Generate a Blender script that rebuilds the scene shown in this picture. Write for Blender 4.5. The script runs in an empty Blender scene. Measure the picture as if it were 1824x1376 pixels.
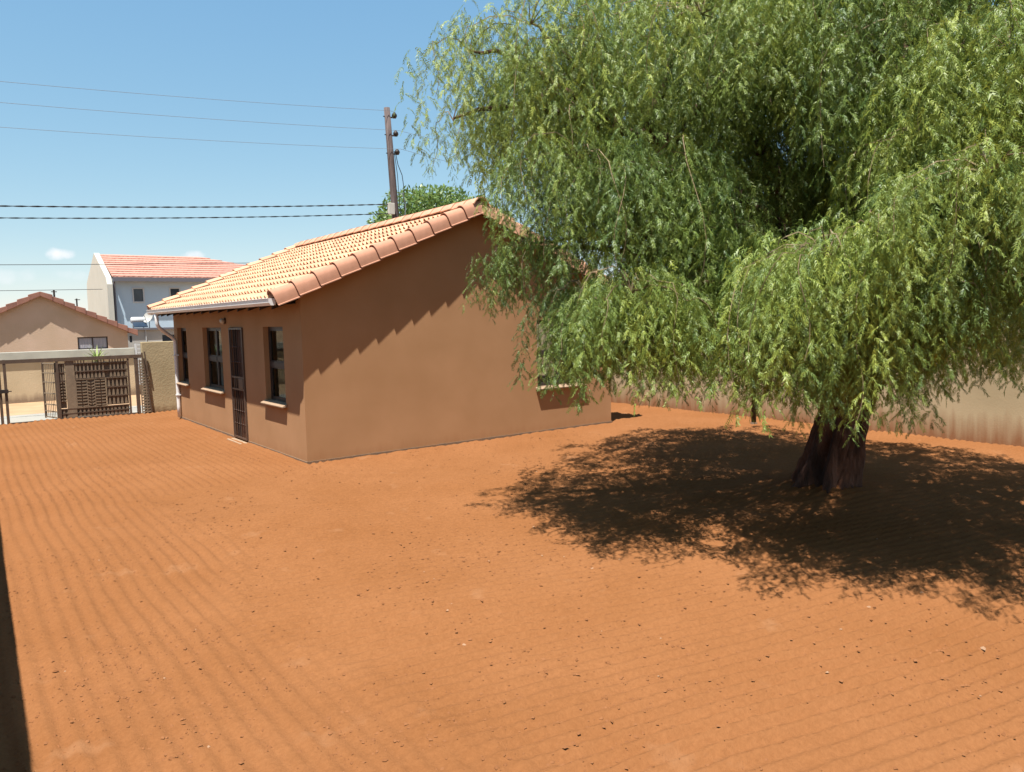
import bpy, bmesh, math, random
import numpy as np
from mathutils import Vector, Matrix, Euler

random.seed(7)
rng = np.random.default_rng(11)
SC = bpy.context.scene
COL = SC.collection

# ------------------------------------------------------------------ camera, sky, sun, exposure
cam_data = bpy.data.cameras.new("camera")
cam = bpy.data.objects.new("camera", cam_data)
COL.objects.link(cam)
CR = Vector((0.80327729, -0.59517276, -0.02269331))
CU = Vector((0.07094442, 0.05778141, 0.9958053))
CF = Vector((0.59136494, 0.80151774, -0.08863868))
cam.matrix_world = Matrix(((CR.x, CU.x, -CF.x, -4.2495), (CR.y, CU.y, -CF.y, -10.9703),
                           (CR.z, CU.z, -CF.z, 2.1352), (0, 0, 0, 1)))
cam_data.sensor_fit = 'HORIZONTAL'
cam_data.sensor_width = 36
cam_data.lens = 26.92
cam_data.clip_start = 0.05
cam_data.clip_end = 3000
SC.camera = cam

LIGHT_DIR = Vector((0.30, 0.22, -1.0)).normalized()
SUN_EL = math.asin(-LIGHT_DIR.z)
SUN_AZ = math.atan2(-LIGHT_DIR.x, -LIGHT_DIR.y)

world = bpy.data.worlds.new("World")
SC.world = world
world.use_nodes = True
wn, wl = world.node_tree.nodes, world.node_tree.links
wn.clear()
w_out = wn.new("ShaderNodeOutputWorld")
w_bg = wn.new("ShaderNodeBackground")
w_sky = wn.new("ShaderNodeTexSky")
w_sky.sky_type = 'NISHITA'
w_sky.sun_disc = False
w_sky.sun_elevation = SUN_EL
w_sky.sun_rotation = SUN_AZ
w_sky.altitude = 1500
w_sky.air_density = 1.05
w_sky.dust_density = 0.3
w_sky.ozone_density = 1.6
w_bg.inputs["Strength"].default_value = 0.072
# a few small fair-weather clouds low over the horizon
w_co = wn.new("ShaderNodeTexCoord")
w_no = wn.new("ShaderNodeTexNoise"); w_no.inputs["Scale"].default_value = 34; w_no.inputs["Detail"].default_value = 6
wl.new(w_co.outputs["Generated"], w_no.inputs["Vector"])
cloud = None
for (cd, ca, cb, cs) in (((0.1093, 0.9906, 0.0815), 0.021, 0.0075, 1.0), ((0.2459, 0.9657, 0.0829), 0.014, 0.007, 0.75), ((0.05, 0.996, 0.058), 0.05, 0.010, 0.35), ((0.118, 0.991, 0.060), 0.03, 0.008, 0.3)):
    az = math.atan2(cd[0], cd[1])
    rt = Vector((math.cos(az), -math.sin(az), 0)); upv = Vector((0, 0, 1))
    sb_ = wn.new("ShaderNodeVectorMath"); sb_.operation = 'SUBTRACT'; sb_.inputs[1].default_value = cd
    wl.new(w_co.outputs["Generated"], sb_.inputs[0])
    qs = []
    for vec, rad in ((rt, ca), (upv, cb)):
        dt = wn.new("ShaderNodeVectorMath"); dt.operation = 'DOT_PRODUCT'; dt.inputs[1].default_value = tuple(vec/rad)
        wl.new(sb_.outputs[0], dt.inputs[0])
        pw = wn.new("ShaderNodeMath"); pw.operation = 'MULTIPLY'
        wl.new(dt.outputs["Value"], pw.inputs[0]); wl.new(dt.outputs["Value"], pw.inputs[1]); qs.append(pw)
    ad = wn.new("ShaderNodeMath"); ad.operation = 'ADD'; wl.new(qs[0].outputs[0], ad.inputs[0]); wl.new(qs[1].outputs[0], ad.inputs[1])
    ns = wn.new("ShaderNodeMath"); ns.operation = 'MULTIPLY_ADD'; ns.inputs[1].default_value = 4.2; wl.new(w_no.outputs["Fac"], ns.inputs[0])
    sg0 = wn.new("ShaderNodeMath"); sg0.operation = 'MULTIPLY'; sg0.inputs[1].default_value = -1; wl.new(ad.outputs[0], sg0.inputs[0])
    wl.new(sg0.outputs[0], ns.inputs[2])
    mr_ = wn.new("ShaderNodeMapRange"); mr_.interpolation_type = 'SMOOTHSTEP'
    mr_.inputs[1].default_value = 1.0; mr_.inputs[2].default_value = 2.6; mr_.inputs[4].default_value = cs
    wl.new(ns.outputs[0], mr_.inputs[0])
    if cloud is None: cloud = mr_
    else:
        mxm = wn.new("ShaderNodeMath"); mxm.operation = 'MAXIMUM'
        wl.new(cloud.outputs[0], mxm.inputs[0]); wl.new(mr_.outputs[0], mxm.inputs[1]); cloud = mxm
w_mix = wn.new("ShaderNodeMixRGB"); w_mix.inputs["Color2"].default_value = (6.6, 6.6, 6.8, 1)
wl.new(cloud.outputs[0], w_mix.inputs["Fac"]); w_s = wn.new("ShaderNodeSeparateColor"); w_c = wn.new("ShaderNodeCombineColor"); wl.new(w_sky.outputs[0], w_s.inputs[0])
for ci, (ga, ex) in enumerate(((1.22, .80), (1.95, .55), (3.12, .30))):      # photographic shoulder of the sky colour
    pw_ = wn.new("ShaderNodeMath"); pw_.operation = 'POWER'; pw_.inputs[1].default_value = ex
    mu_ = wn.new("ShaderNodeMath"); mu_.operation = 'MULTIPLY'; mu_.inputs[1].default_value = ga
    wl.new(w_s.outputs[ci], pw_.inputs[0]); wl.new(pw_.outputs[0], mu_.inputs[0]); wl.new(mu_.outputs[0], w_c.inputs[ci])
wl.new(w_c.outputs[0], w_mix.inputs["Color1"])
wl.new(w_mix.outputs[0], w_bg.inputs["Color"]); wl.new(w_bg.outputs[0], w_out.inputs["Surface"])

sun_data = bpy.data.lights.new("sun", 'SUN')
sun_data.energy = 5.0
sun_data.angle = math.radians(0.53)
sun_data.color = (1.0, 0.965, 0.905)
sun = bpy.data.objects.new("sun", sun_data)
COL.objects.link(sun)
sun.rotation_euler = LIGHT_DIR.to_track_quat('-Z', 'Y').to_euler()
sun.location = (0, 0, 30)

vs = SC.view_settings
vs.view_transform = 'Standard'
vs.look = 'None'
vs.exposure = 1.15
vs.gamma = 1
vs.use_curve_mapping = False
SC.cycles.max_bounces = 6
SC.cycles.diffuse_bounces = 4
SC.cycles.glossy_bounces = 3
SC.cycles.transmission_bounces = 4
SC.cycles.transparent_max_bounces = 12

# ------------------------------------------------------------------ helpers
def new_mat(name):
    m = bpy.data.materials.new(name)
    m.use_nodes = True
    return m, m.node_tree.nodes, m.node_tree.links, m.node_tree.nodes["Principled BSDF"]

def mat(name, c1, c2=None, scale=3.0, rough=0.85, bump=0.0, bscale=60.0, metal=0.0, spec=0.4,
        vary=0.0, stretch=(1, 1, 1), detail=6, lo=0.35, hi=0.65, bdist=0.01):
    m, n, l, p = new_mat(name)
    c2 = c2 or c1
    tc = n.new("ShaderNodeTexCoord"); mp = n.new("ShaderNodeMapping"); mp.inputs["Scale"].default_value = stretch
    l.new(tc.outputs["Object"], mp.inputs["Vector"])
    no = n.new("ShaderNodeTexNoise"); no.inputs["Scale"].default_value = scale; no.inputs["Detail"].default_value = detail
    no.inputs["Roughness"].default_value = 0.6
    l.new(mp.outputs[0], no.inputs["Vector"])
    ra = n.new("ShaderNodeValToRGB")
    ra.color_ramp.elements[0].position = lo; ra.color_ramp.elements[0].color = (*c1, 1)
    ra.color_ramp.elements[1].position = hi; ra.color_ramp.elements[1].color = (*c2, 1)
    l.new(no.outputs["Fac"], ra.inputs[0])
    last = ra.outputs[0]
    if vary > 0:
        oi = n.new("ShaderNodeObjectInfo")
        mr = n.new("ShaderNodeMapRange"); mr.inputs[3].default_value = 1 - vary; mr.inputs[4].default_value = 1 + vary
        l.new(oi.outputs["Random"], mr.inputs[0])
        hs = n.new("ShaderNodeHueSaturation")
        l.new(mr.outputs[0], hs.inputs["Value"]); l.new(last, hs.inputs["Color"])
        last = hs.outputs[0]
        m["_"] = 0
    l.new(last, p.inputs["Base Color"])
    p.inputs["Roughness"].default_value = rough
    p.inputs["Metallic"].default_value = metal
    p.inputs["Specular IOR Level"].default_value = spec
    if bump > 0:
        nb = n.new("ShaderNodeTexNoise"); nb.inputs["Scale"].default_value = bscale; nb.inputs["Detail"].default_value = 5
        l.new(mp.outputs[0], nb.inputs["Vector"])
        bp = n.new("ShaderNodeBump"); bp.inputs["Strength"].default_value = bump; bp.inputs["Distance"].default_value = bdist
        l.new(nb.outputs["Fac"], bp.inputs["Height"]); l.new(bp.outputs[0], p.inputs["Normal"])
    return m

class MB:
    """collects shapes in world (or local) coordinates for one mesh"""
    def __init__(self): self.v, self.f = [], []
    def add(self, vs_, fs):
        o = len(self.v)
        self.v += [tuple(a) for a in vs_]
        self.f += [tuple(i + o for i in f) for f in fs]
    def box(self, a, b):
        x0, y0, z0 = a; x1, y1, z1 = b
        self.add([(x0,y0,z0),(x1,y0,z0),(x1,y1,z0),(x0,y1,z0),(x0,y0,z1),(x1,y0,z1),(x1,y1,z1),(x0,y1,z1)],
                 [(0,3,2,1),(4,5,6,7),(0,1,5,4),(1,2,6,5),(2,3,7,6),(3,0,4,7)])
        return self
    def hexa(self, p):
        self.add(p, [(0,3,2,1),(4,5,6,7),(0,1,5,4),(1,2,6,5),(2,3,7,6),(3,0,4,7)])
        return self
    def bar(self, a, b, w, h, up=(0, 0, 1)):
        a, b = Vector(a), Vector(b); d = (b - a).normalized(); u = Vector(up)
        s = d.cross(u)
        if s.length < 1e-4: s = d.cross(Vector((1, 0, 0)))
        s.normalize(); u = s.cross(d)
        p = []
        for q in (a, b):
            for i, j in ((-1,-1),(1,-1),(1,1),(-1,1)): p.append(q + s*(w/2*i) + u*(h/2*j))
        self.add(p, [(0,1,2,3),(7,6,5,4),(0,4,5,1),(1,5,6,2),(2,6,7,3),(3,7,4,0)])
        return self
    def tube(self, pts, rad, seg=8, cap=True):
        pts = [Vector(p) for p in pts]; n = len(pts)
        if not hasattr(rad, '__len__'): rad = [rad]*n
        o = len(self.v); ref = None
        for i, p in enumerate(pts):
            d = (pts[min(i+1, n-1)] - pts[max(i-1, 0)]).normalized()
            if ref is None: ref = d.cross(Vector((0.31, 0.2, 0.93)))
            ref = (ref - d*ref.dot(d)).normalized(); s = d.cross(ref)
            for k in range(seg):
                a = 2*math.pi*k/seg
                self.v.append(tuple(p + (ref*math.cos(a) + s*math.sin(a))*rad[i]))
        for i in range(n-1):
            for k in range(seg):
                k2 = (k+1) % seg
                self.f.append((o+i*seg+k, o+i*seg+k2, o+(i+1)*seg+k2, o+(i+1)*seg+k))
        if cap:
            self.f.append(tuple(o+k for k in range(seg))[::-1])
            self.f.append(tuple(o+(n-1)*seg+k for k in range(seg)))
        return self
    def mesh(self, name, material=None, smooth=False):
        me = bpy.data.meshes.new(name)
        me.from_pydata(self.v, [], self.f)
        me.update()
        if material: me.materials.append(material)
        if smooth: me.polygons.foreach_set("use_smooth", [True]*len(me.polygons))
        return me
    def build(self, name, material, parent=None, smooth=False, bevel=0.0):
        return link(name, self.mesh(name, material, smooth), parent, bevel=bevel)

def link(name, mesh, parent=None, loc=None, rot=None, bevel=0.0):
    o = bpy.data.objects.new(name, mesh)
    COL.objects.link(o)
    if parent is not None:
        o.parent = parent
        o.matrix_parent_inverse = WINV[parent.name]
        WINV[o.name] = Matrix.Identity(4)
    if loc is not None: o.location = loc
    if rot is not None: o.rotation_euler = rot
    if bevel > 0:
        b = o.modifiers.new("bevel", 'BEVEL'); b.width = bevel; b.segments = 2; b.limit_method = 'ANGLE'
    if parent is None: WINV[o.name] = Matrix.Identity(4)
    return o

WINV = {}
GROUPS = {'boundary_wall': 'plastered boundary walls', 'pole_tip': 'pole tips above the low gable roof'}
def tag(o, label, cat, group=None):
    o["label"] = label; o["category"] = cat
    if group: o["group"] = group
    return o
def thing(name, loc, label, cat, group=None):
    o = bpy.data.objects.new(name, None); COL.objects.link(o)
    o.location = loc; o.empty_display_size = 0.2
    WINV[o.name] = Matrix.Translation(-Vector(loc))
    if name in GROUPS: group = GROUPS[name]
    if name == 'boundary_wall': o["kind"] = "thing"
    return tag(o, label, cat, group)
def structure(o):
    o["kind"] = "structure"; return o
def stuff(o):
    o["kind"] = "stuff"; return o

def wall_panel(mb, org, ud, vd, nd, U, V, t, holes):
    """slab with rectangular openings; org + u*ud + v*vd, thickness t along nd (inwards)"""
    org, ud, vd, nd = Vector(org), Vector(ud), Vector(vd), Vector(nd)
    us = sorted({0, U} | {h[0] for h in holes} | {h[1] for h in holes})
    vv = sorted({0, V} | {h[2] for h in holes} | {h[3] for h in holes})
    nu, nv = len(us)-1, len(vv)-1
    solid = [[not any(h[0]-1e-6 < (us[i]+us[i+1])/2 < h[1]+1e-6 and h[2]-1e-6 < (vv[j]+vv[j+1])/2 < h[3]+1e-6 for h in holes)
              for j in range(nv)] for i in range(nu)]
    idx = {}
    def vert(i, j, k):
        key = (i, j, k)
        if key not in idx:
            idx[key] = len(mb.v); mb.v.append(tuple(org + ud*us[i] + vd*vv[j] + nd*(t*k)))
        return idx[key]
    S = lambda i, j: 0 <= i < nu and 0 <= j < nv and solid[i][j]
    for i in range(nu):
        for j in range(nv):
            if not S(i, j): continue
            mb.f.append((vert(i,j,0), vert(i+1,j,0), vert(i+1,j+1,0), vert(i,j+1,0)))
            mb.f.append((vert(i,j+1,1), vert(i+1,j+1,1), vert(i+1,j,1), vert(i,j,1)))
            if not S(i-1,j): mb.f.append((vert(i,j,0), vert(i,j+1,0), vert(i,j+1,1), vert(i,j,1)))
            if not S(i+1,j): mb.f.append((vert(i+1,j,1), vert(i+1,j+1,1), vert(i+1,j+1,0), vert(i+1,j,0)))
            if not S(i,j-1): mb.f.append((vert(i,j,1), vert(i+1,j,1), vert(i+1,j,0), vert(i,j,0)))
            if not S(i,j+1): mb.f.append((vert(i,j+1,0), vert(i+1,j+1,0), vert(i+1,j+1,1), vert(i,j+1,1)))

def vnoise(x, y, seed=0):
    """smooth value noise, numpy arrays"""
    xi, yi = np.floor(x).astype(np.int64), np.floor(y).astype(np.int64)
    fx, fy = x - xi, y - yi
    fx = fx*fx*(3-2*fx); fy = fy*fy*(3-2*fy)
    def h(a, b):
        n = (a*374761393 + b*668265263 + seed*1442695041) & 0x7fffffff
        n = ((n ^ (n >> 13)) * 1274126177) & 0x7fffffff
        return ((n ^ (n >> 16)) & 0xffff) / 65535.0
    return (h(xi,yi)*(1-fx) + h(xi+1,yi)*fx)*(1-fy) + (h(xi,yi+1)*(1-fx) + h(xi+1,yi+1)*fx)*fy

# ------------------------------------------------------------------ materials
M = {}

M['sill'] = mat('sill_plaster', (0.255, 0.168, 0.103), (0.3, 0.2, 0.125), 8, 0.85, 0.2, 120)
M['plinth'] = mat('plinth_cement', (0.136, 0.093, 0.062), (0.186, 0.105, 0.056), 6, 0.95, 0.4, 90)
M['tile'] = mat('terracotta_concrete_tile', (0.465, 0.245, 0.142), (0.53, 0.29, 0.172), 9, 0.85, 0.15, 150, vary=0.15, bdist=0.003)
M['verge'] = mat('terracotta_verge', (0.36, 0.172, 0.105), (0.42, 0.205, 0.128), 7, 0.85, 0.15, 120, vary=0.06, bdist=0.003)
M['ridge'] = mat('terracotta_ridge_toplit', (0.42, 0.215, 0.13), (0.49, 0.26, 0.165), 7, 0.85, 0.15, 120, vary=0.08, bdist=0.003)  # verge terracotta made paler, painting in light on the ridge top
M['underlay_light_block'] = mat('roof_light_block', (0.031, 0.028, 0.025), None, 3)
M['gutter'] = mat('white_gutter_enamel', (0.62, 0.6, 0.58), (0.7, 0.68, 0.66), 5, 0.45)
M['rafter'] = mat('dark_stained_timber', (0.022, 0.011, 0.007), (0.037, 0.019, 0.012), 12, 0.8)
M['frame'] = mat('brown_steel_frame', (0.034, 0.024, 0.020), (0.046, 0.032, 0.027), 10, 0.45)
M['doorwood'] = mat('brown_wood_door', (0.062, 0.022, 0.011), (0.099, 0.037, 0.019), 3, 0.5, stretch=(12, 12, 1))
M['burglar'] = mat('brown_security_steel', (0.056, 0.032, 0.024), (0.081, 0.050, 0.034), 12, 0.45, spec=0.5)
M['interior'] = mat('interior_paint', (0.341, 0.310, 0.260), (0.372, 0.341, 0.291), 3)
M['intfloor'] = mat('interior_floor', (0.124, 0.112, 0.099), (0.155, 0.136, 0.118), 3)
M['curtain'] = mat('pale_curtain', (0.384, 0.372, 0.347), (0.446, 0.434, 0.409), 6, 0.9)
M['gate'] = mat('gate_brown_paint', (0.155, 0.112, 0.072), (0.2, 0.145, 0.093), 7, 0.7, 0.15, 90, vary=0.08)
M['gateback'] = mat('gate_sheet_brown', (0.135, 0.097, 0.065), (0.18, 0.132, 0.088), 6, 0.8)
M['gatedark'] = mat('gate_rail_brown', (0.074, 0.046, 0.030), (0.105, 0.068, 0.043), 8, 0.65)
M['bark'] = mat('pepper_bark', (0.045, 0.023, 0.016), (0.17, 0.072, 0.042), 6, 0.95, 1.0, 22, stretch=(1, 1, 0.28), bdist=0.06)
M['limb'] = mat('limb_bark', (0.056, 0.031, 0.019), (0.118, 0.062, 0.037), 8, 0.9, 0.7, 40, stretch=(1, 1, 0.5), bdist=0.02)
M['twig'] = mat('tan_twig', (0.136, 0.093, 0.050), (0.198, 0.149, 0.081), 8, 0.85)
M['pole'] = mat('creosoted_timber', (0.06, 0.043, 0.04), (0.12, 0.09, 0.083), 5, 0.9, 0.5, 30, stretch=(5, 5, 0.35))
M['darksteel'] = mat('black_steel', (0.015, 0.011, 0.009), (0.031, 0.019, 0.014), 9, 0.6)
M['wire'] = mat('aluminium_wire', (0.136, 0.149, 0.161), None, 3, 0.5)
M['cable'] = mat('black_cable', (0.012, 0.012, 0.014), None, 3, 0.6)
M['whitebox'] = mat('cream_enamel', (0.422, 0.397, 0.341), (0.459, 0.434, 0.384), 4, 0.5)
M['white'] = mat('white_paint', (0.434, 0.440, 0.434), (0.477, 0.484, 0.484), 1.5, 0.7, 0.1, 60)
M['bluewhite'] = mat('pale_blue_paint', (0.36, 0.46, 0.54), (0.42, 0.52, 0.6), 0.8, 0.75, 0.1, 60)
M['creamwall'] = mat('cream_paint', (0.409, 0.391, 0.335), (0.446, 0.428, 0.372), 1.0, 0.8)
M['greywhite'] = mat('weathered_white', (0.310, 0.298, 0.273), (0.384, 0.372, 0.341), 1.6, 0.85)
M['redtile'] = mat('red_roof_tile', (0.4, 0.19, 0.14), (0.46, 0.235, 0.175), 6, 0.85, 0.8, 9, bdist=0.05)
M['nverge'] = mat('faded_red_verge', (0.205, 0.093, 0.068), (0.260, 0.124, 0.087), 4, 0.9, vary=0.08)
M['coping'] = mat('pale_concrete_band', (0.3, 0.29, 0.245), (0.36, 0.35, 0.295), 2.5, 0.9)
M['greyband'] = mat('grey_fascia', (0.105, 0.102, 0.118), None, 3, 0.7)
M['winblue'] = mat('dark_window_pane', (0.019, 0.028, 0.043), (0.031, 0.043, 0.062), 3, 0.12, spec=0.6)
M['lace'] = mat('lace_curtain_pane', (0.223, 0.223, 0.260), (0.341, 0.335, 0.360), 3, 0.25, stretch=(14, 1, 1))
M['concrete'] = mat('pale_street_concrete', (0.235, 0.215, 0.18), (0.285, 0.265, 0.22), 0.9, 0.95, 0.2, 40)
M['sand'] = mat('pale_sand', (0.310, 0.180, 0.093), (0.360, 0.229, 0.124), 1.4, 0.95, 0.3, 30)
M['stone'] = mat('pale_stone', (0.22, 0.12, 0.065), (0.28, 0.17, 0.1), 20, 0.95)
M['clod'] = mat('soil_clod', (0.155, 0.063, 0.025), (0.21, 0.09, 0.038), 9, 1.0, spec=0.05)

# tan plaster wall with soil-splash staining towards the ground
def stained_wall(name, c1, c2, stain, top, op=.85, bstr=.5, bsc=26, bd=.012):
    m, n, l, p = new_mat(name)
    tc = n.new("ShaderNodeTexCoord")
    no = n.new("ShaderNodeTexNoise"); no.inputs["Scale"].default_value = 1.3; no.inputs["Detail"].default_value = 8
    l.new(tc.outputs["Object"], no.inputs["Vector"])
    ra = n.new("ShaderNodeValToRGB"); ra.color_ramp.elements[0].position = .33; ra.color_ramp.elements[1].position = .67
    ra.color_ramp.elements[0].color = (*c1, 1); ra.color_ramp.elements[1].color = (*c2, 1)
    l.new(no.outputs["Fac"], ra.inputs[0])
    sp = n.new("ShaderNodeSeparateXYZ"); l.new(tc.outputs["Object"], sp.inputs[0])
    mp = n.new("ShaderNodeMapping"); mp.inputs["Scale"].default_value = (3.2, 3.2, 0.35); l.new(tc.outputs["Object"], mp.inputs["Vector"])
    n2 = n.new("ShaderNodeTexNoise"); n2.inputs["Scale"].default_value = 2.2; n2.inputs["Detail"].default_value = 6
    l.new(mp.outputs[0], n2.inputs["Vector"])
    a = n.new("ShaderNodeMath"); a.operation = 'MULTIPLY_ADD'; a.inputs[1].default_value = -1.1 * top; 
    l.new(n2.outputs["Fac"], a.inputs[0]); l.new(sp.outputs["Z"], a.inputs[2])
    mr = n.new("ShaderNodeMapRange"); mr.inputs[1].default_value = -0.5*top; mr.inputs[2].default_value = 0.15*top
    mr.inputs[3].default_value = op; mr.inputs[4].default_value = 0.0
    l.new(a.outputs[0], mr.inputs[0])
    mx = n.new("ShaderNodeMixRGB"); mx.inputs["Color2"].default_value = (*stain, 1)
    l.new(mr.outputs[0], mx.inputs["Fac"]); l.new(ra.outputs[0], mx.inputs["Color1"])
    l.new(mx.outputs[0], p.inputs["Base Color"])
    p.inputs["Roughness"].default_value = .95; p.inputs["Specular IOR Level"].default_value = .2
    nb = n.new("ShaderNodeTexNoise"); nb.inputs["Scale"].default_value = bsc; nb.inputs["Detail"].default_value = 7
    l.new(tc.outputs["Object"], nb.inputs["Vector"])
    bp = n.new("ShaderNodeBump"); bp.inputs["Strength"].default_value = bstr; bp.inputs["Distance"].default_value = bd
    l.new(nb.outputs["Fac"], bp.inputs["Height"]); l.new(bp.outputs[0], p.inputs["Normal"])
    return m
M['wall'] = stained_wall('brown_plaster_paint', (0.312, 0.168, 0.080), (0.352, 0.192, 0.095), (0.27, 0.13, 0.058), 0.28, .55, .22, 70, .006)
M['tanwall'] = stained_wall('tan_plaster_wall', (0.345, 0.268, 0.162), (0.41, 0.318, 0.198), (0.20, 0.082, 0.034), 0.72, .90, .22, 40, .01)  # soil stain deepened, also painting in the shade streaks on this wall
M['streetwall'] = stained_wall('street_plaster_wall', (0.3, 0.235, 0.135), (0.375, 0.295, 0.175), (0.167, 0.099, 0.050), 0.25)
M['farwall'] = stained_wall('far_tan_wall', (0.4, 0.31, 0.195), (0.46, 0.36, 0.235), (0.186, 0.130, 0.087), 0.30)
M['ngable'] = stained_wall('patched_pink_plaster', (0.41, 0.3, 0.21), (0.46, 0.335, 0.25), (0.273, 0.192, 0.130), 0.2)

# glass: a real sheet that reflects and lets light through
def glass_mat():
    m, n, l, p = new_mat('window_glass')
    out = n["Material Output"]
    n.remove(p)
    tr = n.new("ShaderNodeBsdfTransparent"); tr.inputs[0].default_value = (.80, .83, .82, 1)
    gl = n.new("ShaderNodeBsdfGlossy"); gl.inputs["Roughness"].default_value = .015
    fr = n.new("ShaderNodeFresnel"); fr.inputs["IOR"].default_value = 1.8
    mx = n.new("ShaderNodeMixShader")
    ge = n.new("ShaderNodeNewGeometry"); inv = n.new("ShaderNodeMath"); inv.operation = 'SUBTRACT'; inv.inputs[0].default_value = 1
    l.new(ge.outputs["Backfacing"], inv.inputs[1])          # only the outer face of the sheet reflects
    mu = n.new("ShaderNodeMath"); mu.operation = 'MULTIPLY'; l.new(fr.outputs[0], mu.inputs[0]); l.new(inv.outputs[0], mu.inputs[1])
    l.new(mu.outputs[0], mx.inputs[0]); l.new(tr.outputs[0], mx.inputs[1]); l.new(gl.outputs[0], mx.inputs[2])
    l.new(mx.outputs[0], out.inputs["Surface"])
    return m
M['glass'] = glass_mat()

def soil_mat():
    m, n, l, p = new_mat('raked_red_soil')
    tc = n.new("ShaderNodeTexCoord")
    def noise(s, d, r=.6):
        a = n.new("ShaderNodeTexNoise"); a.inputs["Scale"].default_value = s; a.inputs["Detail"].default_value = d
        a.inputs["Roughness"].default_value = r
        l.new(tc.outputs["Object"], a.inputs["Vector"]); return a.outputs["Fac"]
    ra = n.new("ShaderNodeValToRGB"); e = ra.color_ramp.elements
    e[0].position = .30; e[0].color = (0.182, 0.074, 0.0265, 1); e[1].position = .72; e[1].color = (0.221, 0.095, 0.038, 1)
    l.new(noise(.55, 7, .65), ra.inputs[0])
    rb = n.new("ShaderNodeValToRGB"); e = rb.color_ramp.elements
    e[0].position = .35; e[0].color = (.90, .88, .86, 1); e[1].position = .65; e[1].color = (1.06, 1.06, 1.06, 1)
    l.new(noise(38, 5, .7), rb.inputs[0])
    mu = n.new("ShaderNodeMixRGB"); mu.blend_type = 'MULTIPLY'; mu.inputs[0].default_value = 1
    l.new(ra.outputs[0], mu.inputs[1]); l.new(rb.outputs[0], mu.inputs[2])
    # paler scuffed patches
    rc = n.new("ShaderNodeValToRGB"); e = rc.color_ramp.elements
    e[0].position = .64; e[0].color = (0, 0, 0, 1); e[1].position = .80; e[1].color = (.6, .6, .6, 1)
    l.new(noise(1.7, 4, .55), rc.inputs[0])
    mx = n.new("ShaderNodeMixRGB"); mx.inputs[2].default_value = (.275, .145, .074, 1)
    l.new(rc.outputs[0], mx.inputs[0]); l.new(mu.outputs[0], mx.inputs[1])
    l.new(mx.outputs[0], p.inputs["Base Color"])
    p.inputs["Roughness"].default_value = 1; p.inputs["Specular IOR Level"].default_value = .05
    b1 = n.new("ShaderNodeBump"); b1.inputs["Strength"].default_value = .55; b1.inputs["Distance"].default_value = .012
    l.new(noise(70, 6, .7), b1.inputs["Height"])
    l.new(b1.outputs[0], p.inputs["Normal"])
    return m
M['soil'] = soil_mat()

def leaf_mat(name, dark, light, trans, rough=.45, mid=None):
    m, n, l, p = new_mat(name)
    out = n["Material Output"]
    at = n.new("ShaderNodeAttribute"); at.attribute_name = "tint"
    ra = n.new("ShaderNodeValToRGB"); e = ra.color_ramp.elements
    e[0].position = 0; e[0].color = (*dark, 1); e[1].position = 1; e[1].color = (*light, 1)
    if mid: k_ = ra.color_ramp.elements.new(.5); k_.color = (*mid, 1)
    l.new(at.outputs["Fac"], ra.inputs[0])
    l.new(ra.outputs[0], p.inputs["Base Color"])
    p.inputs["Roughness"].default_value = rough; p.inputs["Specular IOR Level"].default_value = .45
    tl = n.new("ShaderNodeBsdfTranslucent")
    hs = n.new("ShaderNodeHueSaturation"); hs.inputs["Hue"].default_value = .485; hs.inputs["Value"].default_value = 1.35
    l.new(ra.outputs[0], hs.inputs["Color"]); l.new(hs.outputs[0], tl.inputs[0])
    mx = n.new("ShaderNodeMixShader"); mx.inputs[0].default_value = trans
    l.new(p.outputs[0], mx.inputs[1]); l.new(tl.outputs[0], mx.inputs[2]); l.new(mx.outputs[0], out.inputs["Surface"])
    return m
M['leaf'] = leaf_mat('pepper_leaf', (0.058, 0.108, 0.025), (0.300, 0.345, 0.060), .32, .5, (0.160, 0.222, 0.043))
M['leaf2'] = leaf_mat('broad_leaf', (0.06, 0.125, 0.03), (0.18, 0.25, 0.055), .32)

# ------------------------------------------------------------------ ground
def ground_height(y):
    return np.interp(y, [-1000, 16.6, 22, 34, 60, 1500], [-.06, -.06, -.6, -1.0, -1.0, -1.0])
gx = np.concatenate([[-1500, -300, -80, -30], np.linspace(-12, 24, 10), [40, 90, 300, 1500]])
gy = np.concatenate([[-1500, -300, -60, -20], np.linspace(-14, 60, 60), [90, 200, 500, 1500]])
mb = MB()
for y in gy:
    for x in gx: mb.v.append((x, y, float(ground_height(y))))
nx = len(gx)
for j in range(len(gy)-1):
    for i in range(nx-1): mb.f.append((j*nx+i, j*nx+i+1, (j+1)*nx+i+1, (j+1)*nx+i))
structure(mb.build('ground', M['sand']))

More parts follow.
